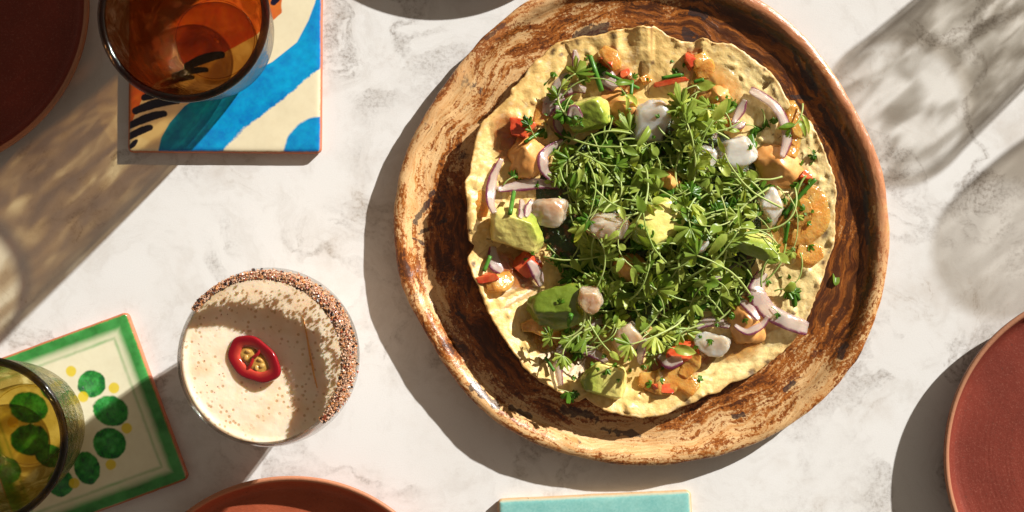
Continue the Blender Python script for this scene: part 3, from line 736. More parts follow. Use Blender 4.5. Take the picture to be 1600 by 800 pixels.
for (pa, pb) in (((-.0005, .0075, .0022), (-.0012, .001, .0026)), ((-.0012, .001, .0024), (.0004, -.0075, .0022))):
    V, F = tube(crv([pa, ((pa[0] + pb[0]) / 2 + .0008, (pa[1] + pb[1]) / 2, .0028), pb], 5), .0012, 8)
    part("membrane", V, F, M['chili'], ch)
tag(ch, "glossy red chili slice floating on the frothy cocktail", "chili slice")

# ------------------------------------------------------------------ tostada
TO = [(1005, 41), (1014, 43), (1018, 43), (1023, 41), (1036, 52), (1050, 60), (1065, 66), (1085, 66), (1097, 60), (1105, 62), (1118, 68), (1145, 71), (1160, 80), (1175, 93), (1190, 103), (1205, 115), (1217, 130), (1225, 147), (1233, 160), (1242, 172), (1255, 180), (1268, 195), (1276, 210), (1285, 229), (1292, 252), (1300, 268), (1304, 285), (1306, 305), (1304, 325), (1303, 345), (1305, 365), (1302, 385), (1296, 398), (1291, 410), (1288, 425), (1283, 440), (1275, 460), (1265, 485), (1256, 506), (1234, 538), (1214, 556), (1194, 572), (1169, 589), (1140, 598), (1122, 612), (1098, 618), (1088, 627), (1062, 636), (1040, 646), (1018, 650), (1000, 652), (975, 648), (945, 640), (925, 628), (915, 620), (905, 627), (890, 622), (868, 608), (850, 598), (832, 585), (818, 573), (812, 560), (801, 547), (790, 530), (775, 508), (758, 474), (748, 445), (739, 430), (735, 415), (731, 402), (738, 392), (744, 384), (734, 376), (733, 364), (731, 345), (732, 330), (729, 300), (727, 284), (735, 272), (737, 255), (741, 235), (745, 215), (752, 195), (760, 185), (768, 178), (785, 163), (798, 150), (800, 140), (812, 128), (822, 118), (826, 108), (838, 95), (850, 88), (862, 73), (875, 67), (895, 62), (910, 57), (930, 57), (955, 50), (970, 47), (985, 45)]
TC = (1018, 345)
ta = np.array([math.atan2(TC[1] - y, x - TC[0]) for x, y in TO]); trr = np.array([math.hypot(x - TC[0], y - TC[1]) for x, y in TO])
ix = np.argsort(ta); ta, trr = ta[ix], trr[ix]
def tost_edge(a): return periodic(a, ta, trr) + 1.8 * fbm(np.cos(a) * 34, np.sin(a) * 34, 4.) + 2.2 * np.abs(fbm(np.cos(a) * 70, np.sin(a) * 70, 6., 3))
_sa = np.linspace(-np.pi, np.pi, 360, endpoint=False); _se = periodic(_sa, ta, trr)
for _ in range(12): _se = (np.roll(_se, 1) + 2 * _se + np.roll(_se, -1)) / 4
def tost_smooth(a): return periodic(a, _sa, _se)
def tost_z(px, py):
    """height (m) of the tostada's upper side over the table at a photograph pixel"""
    px = np.asarray(px, float); py = np.asarray(py, float)
    dx, dy = px - TC[0], TC[1] - py; a = np.arctan2(dy, dx); t = np.hypot(dx, dy) / tost_smooth(a)
    lift = .0040 + .0125 * np.clip(np.cos(a - math.radians(205)), 0, 1) + .0045 * np.exp(-((np.abs(a - 1.75)) / .5) ** 2)
    z = .0085 + lift * np.clip(t, 0, 1.1) ** 3.2
    z = z + .0020 * fbm(px / 55, py / 55, 1.1, 3) * sstep(.2, .7, t) + .0008 * fbm(px / 26, py / 26, 2.2, 3) + .0005 * fbm(px / 6, py / 6, 3.3, 3) + .0010 * np.clip(fbm(px / 20, py / 20, 14., 4) - .22, 0, 1) * 5 + .0008 * fbm(px / 13, py / 40, 21., 3) * sstep(1000, 900, px)
    lump = np.clip(fbm(px / 11, py / 11, 9.2, 3), 0, 1); z = z + .0018 * lump * sstep(1110, 1210, px) * sstep(.55, .8, t)
    fold = sstep(3, -2, px - 1017 - .03 * (py - 42)) * sstep(28, 6, np.abs(px - 1008)) * sstep(112, 75, py)
    z = z + .0030 * fold
    f2 = np.exp(-((px - 963 - .08 * (py - 50)) / 7) ** 2) * sstep(110, 60, py); z = z + .0022 * f2
    f3 = np.exp(-((px - 1099 + .2 * (py - 60)) / 6) ** 2) * sstep(95, 62, py); z = z + .0022 * f3
    return z
NT, NR = 460, 130
aa = np.linspace(-np.pi, np.pi, NT, endpoint=False); ed = tost_edge(aa)
ts = np.linspace(0.004, 1, NR)
Apx = TC[0] + np.outer(ts, ed * np.cos(aa)); Apy = TC[1] - np.outer(ts, ed * np.sin(aa))
Az = tost_z(Apx, Apy)
K = S * (1 - Az / D); WX = (Apx - 800) * K; WY = (400 - Apy) * K
n1 = fbm(Apx / 40, Apy / 40, 5.); n2 = fbm(Apx / 9, Apy / 9, 6.); n3 = fbm(Apx / 3, Apy / 3, 6., 2)
tc = np.zeros(Apx.shape + (3,)) + np.array((.76, .52, .18))
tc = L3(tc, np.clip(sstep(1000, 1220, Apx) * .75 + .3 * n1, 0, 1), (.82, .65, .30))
tc = L3(tc, np.clip(sstep(.25, .6, n2) * .35, 0, 1), (.58, .33, .09))
tc = L3(tc, np.clip(sstep(.965, 1.0, np.repeat(ts[:, None], NT, 1) + .01 * n2) * .45, 0, 1), (.42, .20, .05))
bl = fbm(Apx / 6, Apy / 6, 11., 3); tc = L3(tc, np.clip(sstep(.30, .48, bl) * .5, 0, 1), (.46, .25, .07)); tc = L3(tc, np.clip(sstep(-.28, -.45, bl) * .45, 0, 1), (.82, .70, .42))
tc = L3(tc, np.clip(sstep(.33, .5, n3) * sstep(.05, .3, n1) * .5, 0, 1), (.33, .15, .04))
for (x, y, r) in ((863, 83, 5), (866, 77, 3.5), (877, 85, 4), (958, 58, 5), (901, 65, 4), (904, 69, 3), (1020, 98, 4), (1195, 110, 3), (1210, 140, 3), (740, 412, 4), (1288, 366, 8), (1300, 300, 3), (1286, 410, 4), (1240, 490, 4), (1060, 640, 5), (1075, 628, 6), (1175, 582, 7), (1200, 566, 5), (733, 360, 3), (1140, 88, 2.5), (960, 82, 2), (985, 70, 2)):
    f = 1 - sstep(.5, 1.2, np.hypot(Apx - x, Apy - y) / r + .25 * n3); tc = L3(tc, f * .85, (.06, .022, .01))
crack = np.exp(-((Apx - 1018 - .03 * (Apy - 42)) / 1.6) ** 2) * sstep(112, 95, Apy); tc = L3(tc, crack * .75, (.16, .06, .015))
V = np.stack([WX.ravel(), WY.ravel(), Az.ravel()], 1)
F = []
for i in range(NR - 1):
    for k in range(NT):
        l = (k + 1) % NT; F.append((i * NT + k, (i + 1) * NT + k, (i + 1) * NT + l, i * NT + l))
F.append(tuple(range(NT)))
# rolled edge and underside
b0 = (NR - 1) * NT; base = len(V); cols = tc.reshape(-1, 3)
ring = V[b0:b0 + NT]; cen = V[:NT].mean(0)
r1 = ring + (ring - cen) * .004 - np.array((0, 0, .0009)); r2 = ring - np.array((0, 0, .0018)); r3 = ring * .5 + cen * .5; r3[:, 2] = .0062
V = np.concatenate([V, r1, r2, r3]); cols = np.concatenate([cols, cols[b0:b0 + NT] * .8, cols[b0:b0 + NT] * .7, cols[b0:b0 + NT] * .7])
for (s0, s1) in ((b0, base), (base, base + NT), (base + NT, base + 2 * NT)):
    for k in range(NT):
        l = (k + 1) % NT; F.append((s0 + k, s1 + k, s1 + l, s0 + l))
tcen = P(*TC, .006)
V = V - np.array((tcen[0], tcen[1], 0))
tost = link("tostada", new_mesh("tostada", V, F, M['tostada'], col=cols), loc=(tcen[0], tcen[1], 0))
tag(tost, "large golden fried corn tostada with ragged edge lying on the brown platter", "tostada")

# ------------------------------------------------------------------ height field of the food (photograph pixel grid, 2 px cells)
HX0, HY0, HC = 690, 20, 2.0
gx, gy = np.meshgrid(np.arange(HX0, 1340, HC), np.arange(HY0, 690, HC))
_dx, _dy = gx - TC[0], TC[1] - gy
_in = np.hypot(_dx, _dy) < tost_edge(np.arctan2(_dy, _dx))
H = np.where(_in, tost_z(gx, gy), .006)
def hs_at(px, py, r=6, q=60):
    i = int((px - HX0) / HC); j = int((py - HY0) / HC); k = max(1, int(r / HC))
    w_ = H[max(0, j - k):j + k + 1, max(0, i - k):i + k + 1]
    return float(np.percentile(w_, q)) if w_.size else .006
def stamp(V, Mx=None):
    A = np.array([tuple(v) for v in V])
    if Mx is not None: A = A @ np.array(Mx.to_3x3()).T + np.array(Mx.translation)
    k = S * (1 - A[:, 2] / D); px = A[:, 0] / k + 800; py = 400 - A[:, 1] / k
    i = ((px - HX0) / HC).astype(int); j = ((py - HY0) / HC).astype(int)
    for di in (0, 1):
        for dj in (0, 1):
            ii, jj = np.clip(i + di, 0, H.shape[1] - 1), np.clip(j + dj, 0, H.shape[0] - 1)
            np.maximum.at(H, (jj, ii), A[:, 2])
def mxof(loc, rot): return Matrix.Translation(loc) @ Euler(rot).to_matrix().to_4x4()

# cut-plane chunks
def ico(n):
    import bmesh
    bm = bmesh.new(); bmesh.ops.create_icosphere(bm, subdivisions=n, radius=1.0)
    bm.verts.ensure_lookup_table()
    V = np.array([tuple(v.co) for v in bm.verts]); F = [tuple(v.index for v in f.verts) for f in bm.faces]
    E = np.array([(e.verts[0].index, e.verts[1].index) for e in bm.edges]); bm.free(); return V, F, E
ICO = ico(5); ICO4 = ico(4)
def chunk(size, planes, seed, soft=2, noise=.05, sup=1.0, base=ICO4):
    V0, F, E = base; V = V0.copy()
    if sup != 1.0: V = np.sign(V) * np.abs(V) ** sup; 
    for n, d in planes:
        n = np.array(n, float); n /= np.linalg.norm(n); s = V @ n - d; V = V - np.outer(np.clip(s, 0, None), n)
    deg = np.bincount(E.ravel(), minlength=len(V))[:, None]
    for _ in range(soft):
        A = np.zeros_like(V); np.add.at(A, E[:, 0], V[E[:, 1]]); np.add.at(A, E[:, 1], V[E[:, 0]]); V = V * .45 + A / deg * .55
    d = fbm(V[:, 0] * 2.2 + seed * 7.1, V[:, 1] * 2.2, V[:, 2] * 2.2 + seed)
    V = V * (1 + noise * d[:, None] * 2)
    return V * np.array(size), F
def rplanes(r, k, lo=.45, hi=.75):
    o = []
    for i in range(k):
        a = 2 * math.pi * (i + r.uniform(-.3, .3)) / k; o.append(((math.cos(a), math.sin(a), r.uniform(-.35, .45)), r.uniform(lo, hi)))
    return o
def put(name, V, F, mat, px, py, zoff, rot, label, cat, group, col=None, r=14, q=55, zabs=None):
    A = np.asarray(V); R3 = np.array(Euler(rot).to_matrix()); zmin = float((A @ R3.T)[:, 2].min())
    z = (hs_at(px, py, r, q) - zmin + zoff) if zabs is None else zabs
    loc = Vector(P(px, py, z))
    o = link(name, new_mesh(name, V, F, mat, col=col), None, loc, rot); stamp(V, mxof(loc, rot))
    return tag(o, label, cat, group)

MM = S   # one photograph pixel in metres
fr_ = random.Random(11)
def see_through(m):
    """thin liquid: the film lets its ground show where the paint attribute says it is thin"""
    t = m.node_tree; o = [n for n in t.nodes if n.type == 'OUTPUT_MATERIAL'][0]; src = o.inputs[0].links[0].from_socket
    a = t.nodes.new("ShaderNodeAttribute"); a.attribute_name = "paint"; tp = t.nodes.new("ShaderNodeBsdfTransparent"); tp.inputs[0].default_value = (1, 1, 1, 1)
    ms = t.nodes.new("ShaderNodeMixShader"); t.links.new(a.outputs['Fac'], ms.inputs[0]); t.links.new(tp.outputs[0], ms.inputs[1]); t.links.new(src, ms.inputs[2]); t.links.new(ms.outputs[0], o.inputs[0])
def see_through2(m, k):
    t = m.node_tree; o = [n for n in t.nodes if n.type == 'OUTPUT_MATERIAL'][0]; src = o.inputs[0].links[0].from_socket
    tp = t.nodes.new('ShaderNodeBsdfTransparent'); tp.inputs[0].default_value = (1, .72, .35, 1); ms = t.nodes.new('ShaderNodeMixShader'); ms.inputs[0].default_value = k
    t.links.new(src, ms.inputs[1]); t.links.new(tp.outputs[0], ms.inputs[2]); t.links.new(ms.outputs[0], o.inputs[0])
def sauce(px, py, rx, ry, ang_, mat, label, h=.0012, cat="sauce", seed=1):
    """a thin pool that follows the tostada below it"""
    V = []; F = []; nn = 40; rings = 8; ca, sa = math.cos(ang_), math.sin(ang_)
    C0 = P(px, py, .01)
    for i in range(rings + 1):
        t = i / rings
        for k in range(nn):
            a = 2 * math.pi * k / nn; w_ = 1 + .35 * float(fbm(math.cos(a) * 1.6 + seed * 5, math.sin(a) * 1.6, seed))
            x, y = rx * t * w_ * math.cos(a), ry * t * w_ * math.sin(a); X, Y = px + x * ca - y * sa, py + x * sa + y * ca
            z = hs_at(X, Y, 2, 50) + h * (1 - t ** 4) * (1 + .7 * float(fbm(X / 9, Y / 9, seed))) - .0004 * (t > .99)
            p = P(X, Y, z); V.append((p[0] - C0[0], p[1] - C0[1], z))
    for i in range(rings):
        for k in range(nn):
            l = (k + 1) % nn; F.append((i * nn + k, i * nn + l, (i + 1) * nn + l, (i + 1) * nn + k)[::-1])
    al = [((1 - (i / rings) ** 2.5) * (.75 + .6 * float(fbm(k_ * .35 + seed, i * .5, 2.))) ,) * 3 for i in range(rings + 1) for k_ in range(nn)]
    o = link("sauce_smear", new_mesh("sauce_smear", V, F, mat, col=np.clip(al, 0, .92)), None, (C0[0], C0[1], 0)); stamp(V, Matrix.Translation((C0[0], C0[1], 0)))
    return tag(o, label, cat, "sauce on the tostada")
M['sauce'] = m_flesh("orange_sauce", (0.62, 0.33, 0.085), (0.58, 0.24, 0.045), 90, .16, .4, .004, (1, .5, .2), (300, .3, .0007), .6)
M['sauce_red'] = m_flesh("red_sauce", (0.42, 0.09, 0.025), (0.50, 0.17, 0.04), 90, .16, .4, .004, (1, .4, .2), (300, .3, .0007), .6)
see_through(M['sauce']); see_through(M['sauce_red'])
see_through2(M['tomato_orange'], .30)
sauce(960, 118, 52, 22, .3, M['sauce_red'], "glossy reddish sauce at the upper edge below the fold of the tostada", seed=2)
sauce(1118, 138, 50, 38, .6, M['sauce'], "shiny peach coloured sauce pool at the upper right below the red tomato bit", seed=3, h=.0022)
sauce(1240, 355, 48, 60, .3, M['sauce'], "orange sauce pool near the right edge of the tostada", seed=4, h=.002)
sauce(800, 215, 36, 50, -.4, M['sauce_red'], "reddish sauce around the mayo dollop on the left", seed=5)
sauce(800, 425, 50, 28, .5, M['sauce_red'], "red juice under the avocado at the left edge", seed=6)
sauce(850, 535, 28, 20, .6, M['sauce'], "orange sauce patch below the dark green avocado", seed=7)
sauce(1055, 575, 62, 30, -.3, M['sauce_red'], "red tomato juice near the bottom edge of the tostada", seed=8)
sauce(1160, 540, 45, 24, -.5, M['sauce'], "thin sauce under the mayo dollop at the lower right", seed=9)
# dark moist bed of dressed vegetables under the greens
def bed():
    V = []; F = []; nn = 120; rings = 26; px, py = 1022, 340; C0 = P(px, py, .01)
    for i in range(rings + 1):
        t = i / rings
        for k in range(nn):
            a = 2 * math.pi * k / nn; Rr = 168 * (1 + .18 * float(fbm(math.cos(a) * 2, math.sin(a) * 2, 3.)))
            X, Y = px + Rr * 1.05 * t * math.cos(a), py - Rr * .98 * t * math.sin(a)
            z = hs_at(X, Y, 2, 50) * (t ** 3) + (1 - t ** 3) * .0105 + .0080 * (1 - t ** 2.2) + .0022 * float(fbm(X / 18, Y / 18, 6.)) * (1 - t ** 6) - .0008 * (t > .97)
            p = P(X, Y, z); V.append((p[0] - C0[0], p[1] - C0[1], z))
    for i in range(rings):
        for k in range(nn):
            l = (k + 1) % nn; F.append((i * nn + k, i * nn + l, (i + 1) * nn + l, (i + 1) * nn + k)[::-1])
    o = link("ceviche_mix", new_mesh("ceviche_mix", V, F, M['bed']), None, (C0[0], C0[1], 0)); stamp(V, Matrix.Translation((C0[0], C0[1], 0)))
    tag(o, "moist chopped herb and vegetable mix heaped under the microgreens", "herb mix"); o["kind"] = "stuff"
M['bed'] = m_flesh("chopped_herbs", (0.030, 0.055, 0.010), (0.16, 0.055, 0.022), 160, .3, .1, .002, bump=(220, .8, .003), coat=.2, thr=(.5, .68))
bed()

# avocado
def avocado(px, py, sx, sy, sz, rz, tilt, label, seed, planes, skin=(0, -1, .2), zo=-.002, k0=.35, dark=False, zr=14):
    r = random.Random(seed)
    sz = sz * .8
    V, F = chunk((sx / 2 * MM, sy / 2 * MM, sz / 2 * MM), [(n_, d_ * 1.08) for n_, d_ in planes], seed, 7, .07, .95, ICO); V = V * 1.06
    V = V * (1 + .05 * fbm(V[:, 0] * 260, V[:, 1] * 260, V[:, 2] * 260 + seed)[:, None])
    s = np.array(skin, float); s /= np.linalg.norm(s); Q = V / np.array((sx / 2 * MM, sy / 2 * MM, sz / 2 * MM))
    t = Q @ s + .18 * fbm(Q[:, 0] * 2, Q[:, 1] * 2, seed)
    f = sstep(k0 - .35, k0 + .3, t)
    c = np.zeros(V.shape) + np.array((.66, .57, .17)); c = L3(c, f, (.40, .45, .075)); c = L3(c, sstep(k0 + .25, k0 + .65, t), (.20, .27, .025))
    if dark: c = c * np.array((.62, .66, .6))
    br = sstep(.42, .62, fbm(Q[:, 0] * 5, Q[:, 1] * 5, Q[:, 2] * 5 + seed)); c = L3(c, br * .4, (.34, .28, .05))
    return put("avocado_chunk", V, F, M['avocado'], px, py, zo, (tilt[0], tilt[1], rz), label, "avocado", "avocado chunks on the tostada", col=c, r=zr)
avocado(810, 363, 96, 68, 62, -.55, (.30, .22), "big pale yellow green avocado chunk near the left edge of the tostada", 21,
        [((0, 0, 1), .62), ((.9, .1, .3), .72), ((-.8, -.3, .1), .80), ((.3, -.9, .25), .62), ((-.4, .9, .1), .72), ((.75, .75, .2), .66)], skin=(.35, .75, .0), k0=.45)
avocado(918, 180, 76, 58, 60, .1, (.15, -.25), "bright lime green avocado chunk beside the upper left mayo dollop", 22,
        [((0, 0, 1), .6), ((.9, .1, .2), .7), ((-.9, -.1, .1), .72), ((.2, -.95, .2), .64), ((-.2, .95, .1), .68)], skin=(.1, -.4, .9), k0=.0)
avocado(874, 480, 98, 72, 66, .25, (-.5, -.1), "dark green skinned avocado chunk at the lower left between onion slices", 23,
        [((0, 0, 1), .72), ((.9, -.2, .2), .7), ((-.9, -.2, .1), .75), ((-.3, -.9, .3), .6), ((-.1, .95, .2), .7)], skin=(-.2, -.2, .9), k0=-.3, dark=True)
avocado(946, 594, 74, 62, 46, -.35, (.12, .1), "small yellow green avocado chunk nearest the bottom edge of the tostada", 24,
        [((0, 0, 1), .6), ((.9, .2, .2), .7), ((-.85, .3, .1), .72), ((.1, -.95, .2), .70), ((-.2, .95, .1), .72)], skin=(-.9, -.4, .0), k0=.25)
avocado(1030, 350, 92, 70, 60, .55, (.1, .28), "large avocado chunk half buried in microgreens at the centre", 25,
        [((0, 0, 1), .56), ((.9, .1, .2), .75), ((-.9, -.1, .2), .72), ((.1, -.95, .3), .66), ((-.2, .95, .1), .72)], skin=(-.9, -.1, -.2), k0=.3, zo=.001)
avocado(1172, 384, 96, 46, 52, -.45, (.6, 0), "dark green avocado slice under the microgreens on the right", 26,
        [((0, 0, 1), .7), ((.2, -.9, .4), .5), ((-.2, .9, .2), .6)], skin=(0, .2, .9), k0=-.1, zo=.001)
avocado(1085, 198, 72, 48, 52, .2, (.1, -.2), "light green avocado chunk under microgreens beside the upper white fish piece", 27,
        [((0, 0, 1), .6), ((.9, .1, .2), .7), ((-.9, -.1, .1), .72), ((.2, -.95, .2), .64)], skin=(.1, -.4, .9), k0=.1, zo=.001)

# fish
def fish(px, py, sx, sy, sz, rz, tilt, mat, label, seed, flat=.6, zo=-.002):
    zo = zo - .0015 if seed != 39 else zo
    r = random.Random(seed); pl = [((r.uniform(-.2, .2), r.uniform(-.2, .2), 1), flat)] + rplanes(r, 5, .6, .85)
    V, F = chunk((sx / 2 * MM, sy / 2 * MM, sz / 2 * MM), pl, seed, 24, .08, .97, ICO); V[:, :2] *= .95
    V = V * (1 + .04 * fbm(V[:, 0] * 170, V[:, 1] * 170, V[:, 2] * 170 + seed)[:, None])
    return put("fish_piece", V, F, mat, px, py, zo, (tilt[0], tilt[1], rz), label, "raw fish", "raw fish pieces on the tostada")
fish(1018, 196, 78, 96, 60, -.35, (.1, .2), M['fish'], "tall white raw fish piece right of the upper mayo dollop", 31)
fish(858, 334, 82, 62, 56, .15, (.15, -.1), M['fish_pink'], "pinkish raw fish piece just right of the big left avocado", 32, .7)
fish(953, 357, 88, 60, 56, -.1, (.1, 0), M['fish_pink'], "rounded fish piece under greens left of the central avocado", 33, .75, .001)
fish(1106, 248, 46, 56, 50, .5, (0, .2), M['fish'], "small pearly fish piece left of the broad fish slab", 34)
fish(1150, 240, 86, 62, 54, .35, (.1, .1), M['fish'], "broad white fish slab under greens at the upper right", 35)
fish(1203, 322, 48, 74, 58, .15, (0, .2), M['fish'], "white fish piece beside the orange sauce on the right", 36)
fish(921, 468, 46, 54, 56, .3, (.2, 0), M['fish_pink'], "peach coloured fish cube right of the dark green avocado", 37)
fish(980, 530, 58, 72, 58, -.4, (.1, .1), M['fish_pink'], "pale pink fish piece with an herb sprig above the bottom avocado", 38, .7)
fish(1113, 538, 66, 50, 44, -.15, (.12, .12), M['fish'], "glossy white fish piece next to the lower right mayo dollop", 39, .55)
fish(1090, 382, 38, 34, 50, .2, (0, 0), M['fish'], "small fish bit peeking out right of the central avocado", 40, .7, .002)

# mayo dollops
def mayo(px, py, sx, sy, sz, rz, label, seed, pk=(0, 0)):
    sz = sz * .72; sx = sx * .95
    V0, F, E = ICO4; V = V0.copy(); z = V[:, 2]
    k = 1 - .35 * np.clip(z, 0, 1) ** 2; V[:, 0] *= k; V[:, 1] *= k
    V[:, 2] = np.where(z > 0, z + .25 * np.clip(z, 0, 1) ** 6, z * .5)
    V[:, 0] += pk[0] * np.clip(z, 0, 1) ** 2; V[:, 1] += pk[1] * np.clip(z, 0, 1) ** 2
    V = V * (1 + .34 * fbm(V[:, 0] * 1.5 + seed, V[:, 1] * 1.5, V[:, 2] * 1.5, 3)[:, None]); V = V * (1 + .05 * fbm(V[:, 0] * 7 + seed, V[:, 1] * 7, V[:, 2] * 7, 3)[:, None])
    s = V @ (np.array((.5, .6, .62))) - .80; V = V - np.outer(np.clip(s, 0, None) * .8, (.5, .6, .62))
    V = V * np.array((sx / 2 * MM, sy / 2 * MM, sz / 2 * MM))
    return put("mayo_dollop", V, F, M['mayo'], px, py, -.003, (0, 0, rz), label, "sauce", "chipotle mayo dollops")
mayo(968, 168, 66, 60, 64, .3, "orange chipotle mayo dollop at the top beside the lime green avocado", 41, (.2, .1))
mayo(824, 248, 68, 66, 62, -.5, "orange chipotle mayo dollop on the left below the red tomato cube", 42, (-.1, .25))
mayo(1166, 502, 64, 76, 60, .2, "orange brown mayo dollop at the lower right beside the white fish", 43, (.1, .2))
mayo(982, 417, 56, 44, 66, .1, "shaded mayo dollop showing through the greens below the central fish", 44)
mayo(1046, 288, 36, 48, 74, -.3, "small bright orange mayo dab among the greens above the central avocado", 45)
mayo(1215, 258, 82, 60, 56, -.5, "smooth light orange mayo dollop near the right onion arc", 46, (.1, .1))
mayo(1122, 150, 40, 34, 34, .3, "low peach mayo dab on the upper right sauce pool", 47)

# tomatoes and strips
def tomato(px, py, sx, sy, sz, rz, label, seed, mat='tomato', zo=-.0015):
    r = random.Random(seed); V, F = chunk((sx / 2 * MM, sy / 2 * MM, sz / 2 * MM), [((.1, .1, 1), .5), ((0, 0, -1), .5)] + rplanes(r, 4, .5, .7), seed, 2, .07, .8)
    return put("tomato_piece", V, F, M[mat], px, py, zo, (r.uniform(-.25, .25), r.uniform(-.25, .25), rz), label, "tomato", "tomato pieces on the tostada", r=8)
tomato(816, 202, 52, 40, 40, -.4, "bright red tomato cube above the left mayo dollop", 51)
tomato(762, 434, 40, 18, 22, .2, "red tomato bit at the far left edge below the big avocado", 52)
tomato(822, 414, 50, 44, 30, .6, "dark red tomato piece under the big left avocado", 53)
tomato(950, 92, 34, 36, 28, .9, "deep red tomato piece near the top edge of the tostada", 54)
tomato(976, 115, 20, 18, 22, .2, "tiny red tomato dice in the upper sauce", 55)
tomato(1008, 124, 22, 18, 22, .5, "tiny orange red dice right of the red tomato dice", 56, 'tomato_orange')
tomato(1081, 96, 34, 30, 30, -.5, "small red tomato bit on the bare upper right tostada", 57)
tomato(1050, 128, 74, 12, 16, .12, "thin red pepper strip below the fold of the tostada", 58)
tomato(1068, 552, 62, 44, 34, .5, "crimson tomato piece left of the glossy white fish", 59)
tomato(1040, 606, 58, 22, 22, -.1, "red tomato skin under the orange strip at the bottom", 60)
tomato(1180, 465, 30, 30, 30, .3, "reddish tomato bit above the lower right mayo dollop", 61)
tomato(1258, 276, 26, 20, 24, -.5, "red orange tomato bit at the right beside a chive", 62)
tomato(1120, 172, 34, 24, 26, .3, "orange tomato dice under the upper right sauce edge", 63, 'tomato_orange')
tomato(1150, 195, 40, 16, 22, -.3, "brown orange dice below the upper right onion sliver", 64, 'tomato_orange')
def strip(pts, wd, th, mat, name, label, cat, group, tilt=0., zo=.001, cup=0., taper=True, rise=None):
    """pts in photograph pixels: rests on whatever food lies below it"""
    n = len(pts); q = []
    cc = smooth_prof(pts, 7); N = len(cc)
    zs = np.array([hs_at(p[0], p[1], 5, 70) for p in cc])
    k = np.exp(-(np.arange(-10, 11) / 5.0) ** 2); k /= k.sum()
    zs2 = np.convolve(np.pad(zs, 10, mode='edge'), k, 'valid'); zs = np.maximum(zs2, zs - .0015)
    W = []
    for i, p in enumerate(cc):
        t = i / (N - 1); z = zs[i] + zo + ((rise or 0) * math.sin(math.pi * t))
        q.append(P(p[0], p[1], z)); W.append(wd * MM * ((.30 + .70 * math.sin(math.pi * min(max(t * .9 + .05, 0), 1)) ** .6) if taper else 1) * (1 + .10 * math.sin(9 * t + n)))
    c0 = Vector(q[len(q) // 2]); c0.z = 0
    V, F, UV = ribbon([Vector(p) - c0 for p in q], W, th, tilt, cup)
    o = link(name, new_mesh(name, V, F, mat, uv=UV), None, c0); stamp(V, Matrix.Translation(c0))
    return tag(o, label, cat, group)
OG = "orange tomato strips on the tostada"
def ostrip(pts, wd, label, th=.0014, tilt=.15, zo=.0008): return strip(pts, wd * 1.35, th, M['tomato_orange'], "tomato_strip", label, "tomato", OG, tilt, zo)
ostrip([(1236, 158), (1242, 185), (1240, 215), (1236, 245)], 20, "translucent orange tomato strip beside the upper right onion arc")
ostrip([(1246, 318), (1268, 300), (1283, 330), (1275, 355), (1250, 372), (1236, 366)], 26, "curled glossy orange tomato strip at the right edge")
ostrip([(1240, 350), (1255, 328), (1268, 322)], 24, "short orange tomato strip inside the curl at the right edge", zo=.002)
ostrip([(1246, 390), (1266, 396), (1286, 394)], 24, "flat orange strip below the curled strip at the right edge")
ostrip([(998, 592), (1030, 596), (1062, 592), (1088, 612)], 28, "long orange tomato strip along the bottom of the tostada", zo=.002)
ostrip([(1066, 588), (1080, 566), (1090, 552)], 20, "translucent pink orange strip below the glossy white fish")
ostrip([(752, 340), (750, 318), (760, 300)], 22, "peach strip left of the purple onion sliver at the left edge")
ostrip([(842, 195), (848, 172), (852, 160)], 20, "orange strip right of the red tomato cube")
ostrip([(815, 512), (838, 508), (866, 520), (878, 540)], 18, "narrow orange strip below the dark green avocado")
ostrip([(940, 76), (955, 88), (964, 110)], 18, "orange strip beside the deep red tomato near the top")
ostrip([(760, 448), (785, 440), (800, 430)], 20, "orange strip next to the red tomato at the far left")
ostrip([(1092, 84), (1100, 104), (1098, 122)], 24, "peach strip touching the red tomato bit on the upper right")
NG = "red onion slivers on the tostada"
def onion(pts, wd, label, tilt=.25, zo=.0015, th=.0012, rise=0.): return strip(pts, wd, th, M['onion'], "onion_sliver", label, "red onion", NG, tilt, zo, .0, True, rise)
onion([(1222, 245), (1230, 215), (1224, 185), (1205, 160), (1172, 140)], 19, "long pale onion arc with purple rim at the upper right edge", -.3, .003)
onion([(1192, 425), (1183, 455), (1196, 482), (1224, 500), (1262, 514)], 32, "broad white onion slice pointing off the tostada at the lower right", .2, .004)
onion([(876, 602), (872, 560), (892, 526), (926, 506), (962, 500)], 17, "curved purple edged onion sliver below the dark green avocado", .3, .004)
onion([(784, 248), (771, 278), (766, 312), (772, 332)], 15, "upright white and purple onion sliver at the left edge", .3, .002)
onion([(778, 296), (810, 290), (842, 287), (874, 292)], 17, "straight grey onion strip below the left mayo dollop", .1, .003)
onion([(850, 160), (868, 148), (895, 138), (915, 142)], 18, "thin onion strip crossing above the lime green avocado", .1, .002)
onion([(866, 142), (874, 128), (888, 116)], 18, "purple onion sliver lying on bare tostada at the upper left", .3, .001)
onion([(853, 180), (862, 160), (880, 150)], 26, "wide purple onion piece left of the lime green avocado", .3, .001)
onion([(872, 165), (872, 195), (884, 212)], 15, "onion sliver hanging down left of the lime green avocado", .3, .002)
onion([(880, 220), (852, 240), (850, 264), (868, 284)], 17, "hooked onion sliver right of the left mayo dollop", .4, .003)
onion([(908, 185), (897, 172), (890, 182)], 16, "dark translucent onion curl beside the lime green avocado", .3, .001)
onion([(930, 112), (946, 122), (962, 138)], 30, "broad translucent purple onion slice above the upper mayo dollop", .1, .003)
onion([(898, 78), (900, 92), (898, 108)], 12, "small pale onion tip near the top left edge of the tostada", .3, .001)
onion([(1146, 192), (1156, 174), (1164, 156)], 14, "pink onion sliver near the upper right herb cluster", .2, .002)
onion([(1140, 200), (1156, 196), (1162, 190)], 12, "short pink onion bit below the upper right herb cluster", .2, .002)
